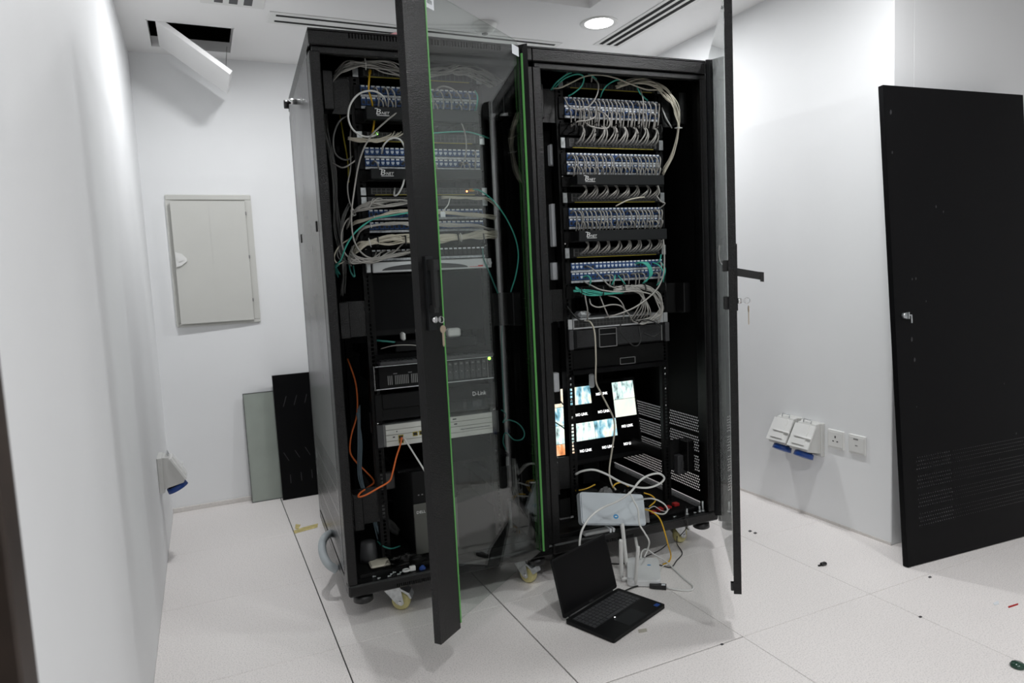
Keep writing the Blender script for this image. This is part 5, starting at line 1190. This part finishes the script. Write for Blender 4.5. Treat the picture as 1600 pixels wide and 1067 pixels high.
p = RP(935, 832, .02); mb = MB(); mb.box(p.x - .07, p.x + .075, .005, .045, .1575, .172, 0, .006); mb.box(p.x + .045, p.x + .052, .004, .046, .157, .173, 1); mb.box(p.x + .06, p.x + .066, .004, .046, .157, .173, 1); solo('clear_package', 'clear plastic package with white bands under the access point', 'package', mb, ['bag_film', 'tag_white'], (p.x, .025, .1575), 'rack')
mb = MB(); p = RP(897, 790, .06); mb.box(p.x - .05, p.x - .002, .09, .094, .2, .30); mb.box(p.x - .05, p.x + .01, .09, .096, .215, .222, 1); solo('bracket_plate', 'dark metal bracket with bright pin left of access point', 'bracket', mb, ['matte_black', 'zinc'], (p.x - .02, .092, .2), 'rack')
# pale conduit beside the left rack
cp = [PL(519, 832, 0, .125), PL(509, 838, 0, .085), PL(503.5, 850, 0, .065), PL(505, 866, 0, .06), PL(513, 881, 0, .07), PL(527, 891, 0, .10)]
mb = MB(); mb.tube(cp, .016, 10, 0, True, 5); solo('conduit', 'pale grey conduit curling out from under left rack', 'conduit', mb, 'conduit_grey', cp[-1], 'world')
# pink paper on top of the left rack
p = RP(616, 50, .05); mb = MB(); q = [RP(603, 51.5, .05), RP(640, 56, .05), RP(640, 42, .07), RP(620, 43, .07)]
zt = RH + .0005
mb.add([(p.x - .04, .02, zt), (p.x + .10, .02, zt), (p.x + .10, .07, zt + .03), (p.x + .01, .07, zt + .032), (p.x - .04, .10, zt), (p.x + .10, .10, zt)], [(0, 1, 2, 3), (3, 2, 5, 4), (0, 3, 4), (1, 5, 2), (0, 4, 5, 1)])
solo('folded_paper', 'folded pink and white paper lying on left rack roof', 'paper', mb, 'paper_pink', (p.x + .03, .06, zt), 'rack')
# small things on the floor
p = F(1287, 883, 0); mb = MB(); mb.box(p.x - .015, p.x + .012, p.y - .008, p.y + .008, .0005, .012, 0, .003); mb.box(p.x - .028, p.x - .012, p.y - .002, p.y + .006, .0005, .006, 0, .002); solo('plastic_clip', 'small black clip lying on floor near right wall', 'clip', mb, 'cable_black', (p.x, p.y, 0), 'world')
p = F(1590, 1042, 0); mb = MB(); mb.lathe([(.0, 0), (.018, 0), (.020, .006), (.015, .013), (.0, .016)], 20, X=Matrix.Translation((p.x, p.y, 0))); solo('glass_pebble', 'dark green glass pebble on floor at bottom right', 'pebble', mb, 'green_glass', (p.x, p.y, 0), 'world')
def flat(name, lab, cat, pxs, m, g=None, z=.0012):
    q = [F(a, b, 0) for a, b in pxs]; c_ = sum(q, Vector()) / len(q); mb = MB()
    mb.prism([(w_.x, w_.y) for w_ in q], lambda a, b, d: (a, b, d), .0002, z); solo(name, lab, cat, mb, m, c_, 'world', g)
flat('tape_strip', 'yellow tape scrap across the dark floor joint beside left rack', 'tape', [(459, 829), (474, 824), (497, 818), (496, 824), (478, 829), (460, 834)], 'tape_yellow')
flat('tape_strip', 'short yellow tape scrap left of the longer one', 'tape', [(462, 819), (470, 820), (466, 827), (461, 826)], 'tape_yellow')
flat('tape_strip', 'small beige tape scrap on floor in front of laptop', 'tape', [(997, 984), (1010, 982), (1011, 987), (998, 989)], 'tape_beige')
for k, (a, b, lab) in enumerate(((1172, 830, 'dark speck on floor right of glass door'), (1180, 833, 'second dark speck on floor right of glass door'), (1453, 902, 'dark speck on floor near leaning black panel'), (1438, 964, 'dark speck on floor in front of leaning panel'), (1128, 1007, 'dark speck on the dark floor joint'), (244, 0, ''))):
    if lab: flat('floor_crumb', lab, 'crumb', [(a - 3, b), (a, b - 1.5), (a + 3, b), (a, b + 1.5)], 'dark_grey', 'crumbs on the floor', .002)
flat('floor_crumb', 'small white crumb on floor at far right', 'crumb', [(1552, 943), (1560, 940), (1561, 944), (1554, 946)], 'tag_white', 'crumbs on the floor', .003)
flat('red_wire_scrap', 'tiny red wire scrap on floor at far right', 'wire scrap', [(1575, 948), (1591, 943), (1591, 945), (1576, 950)], 'red_plastic', None, .002)
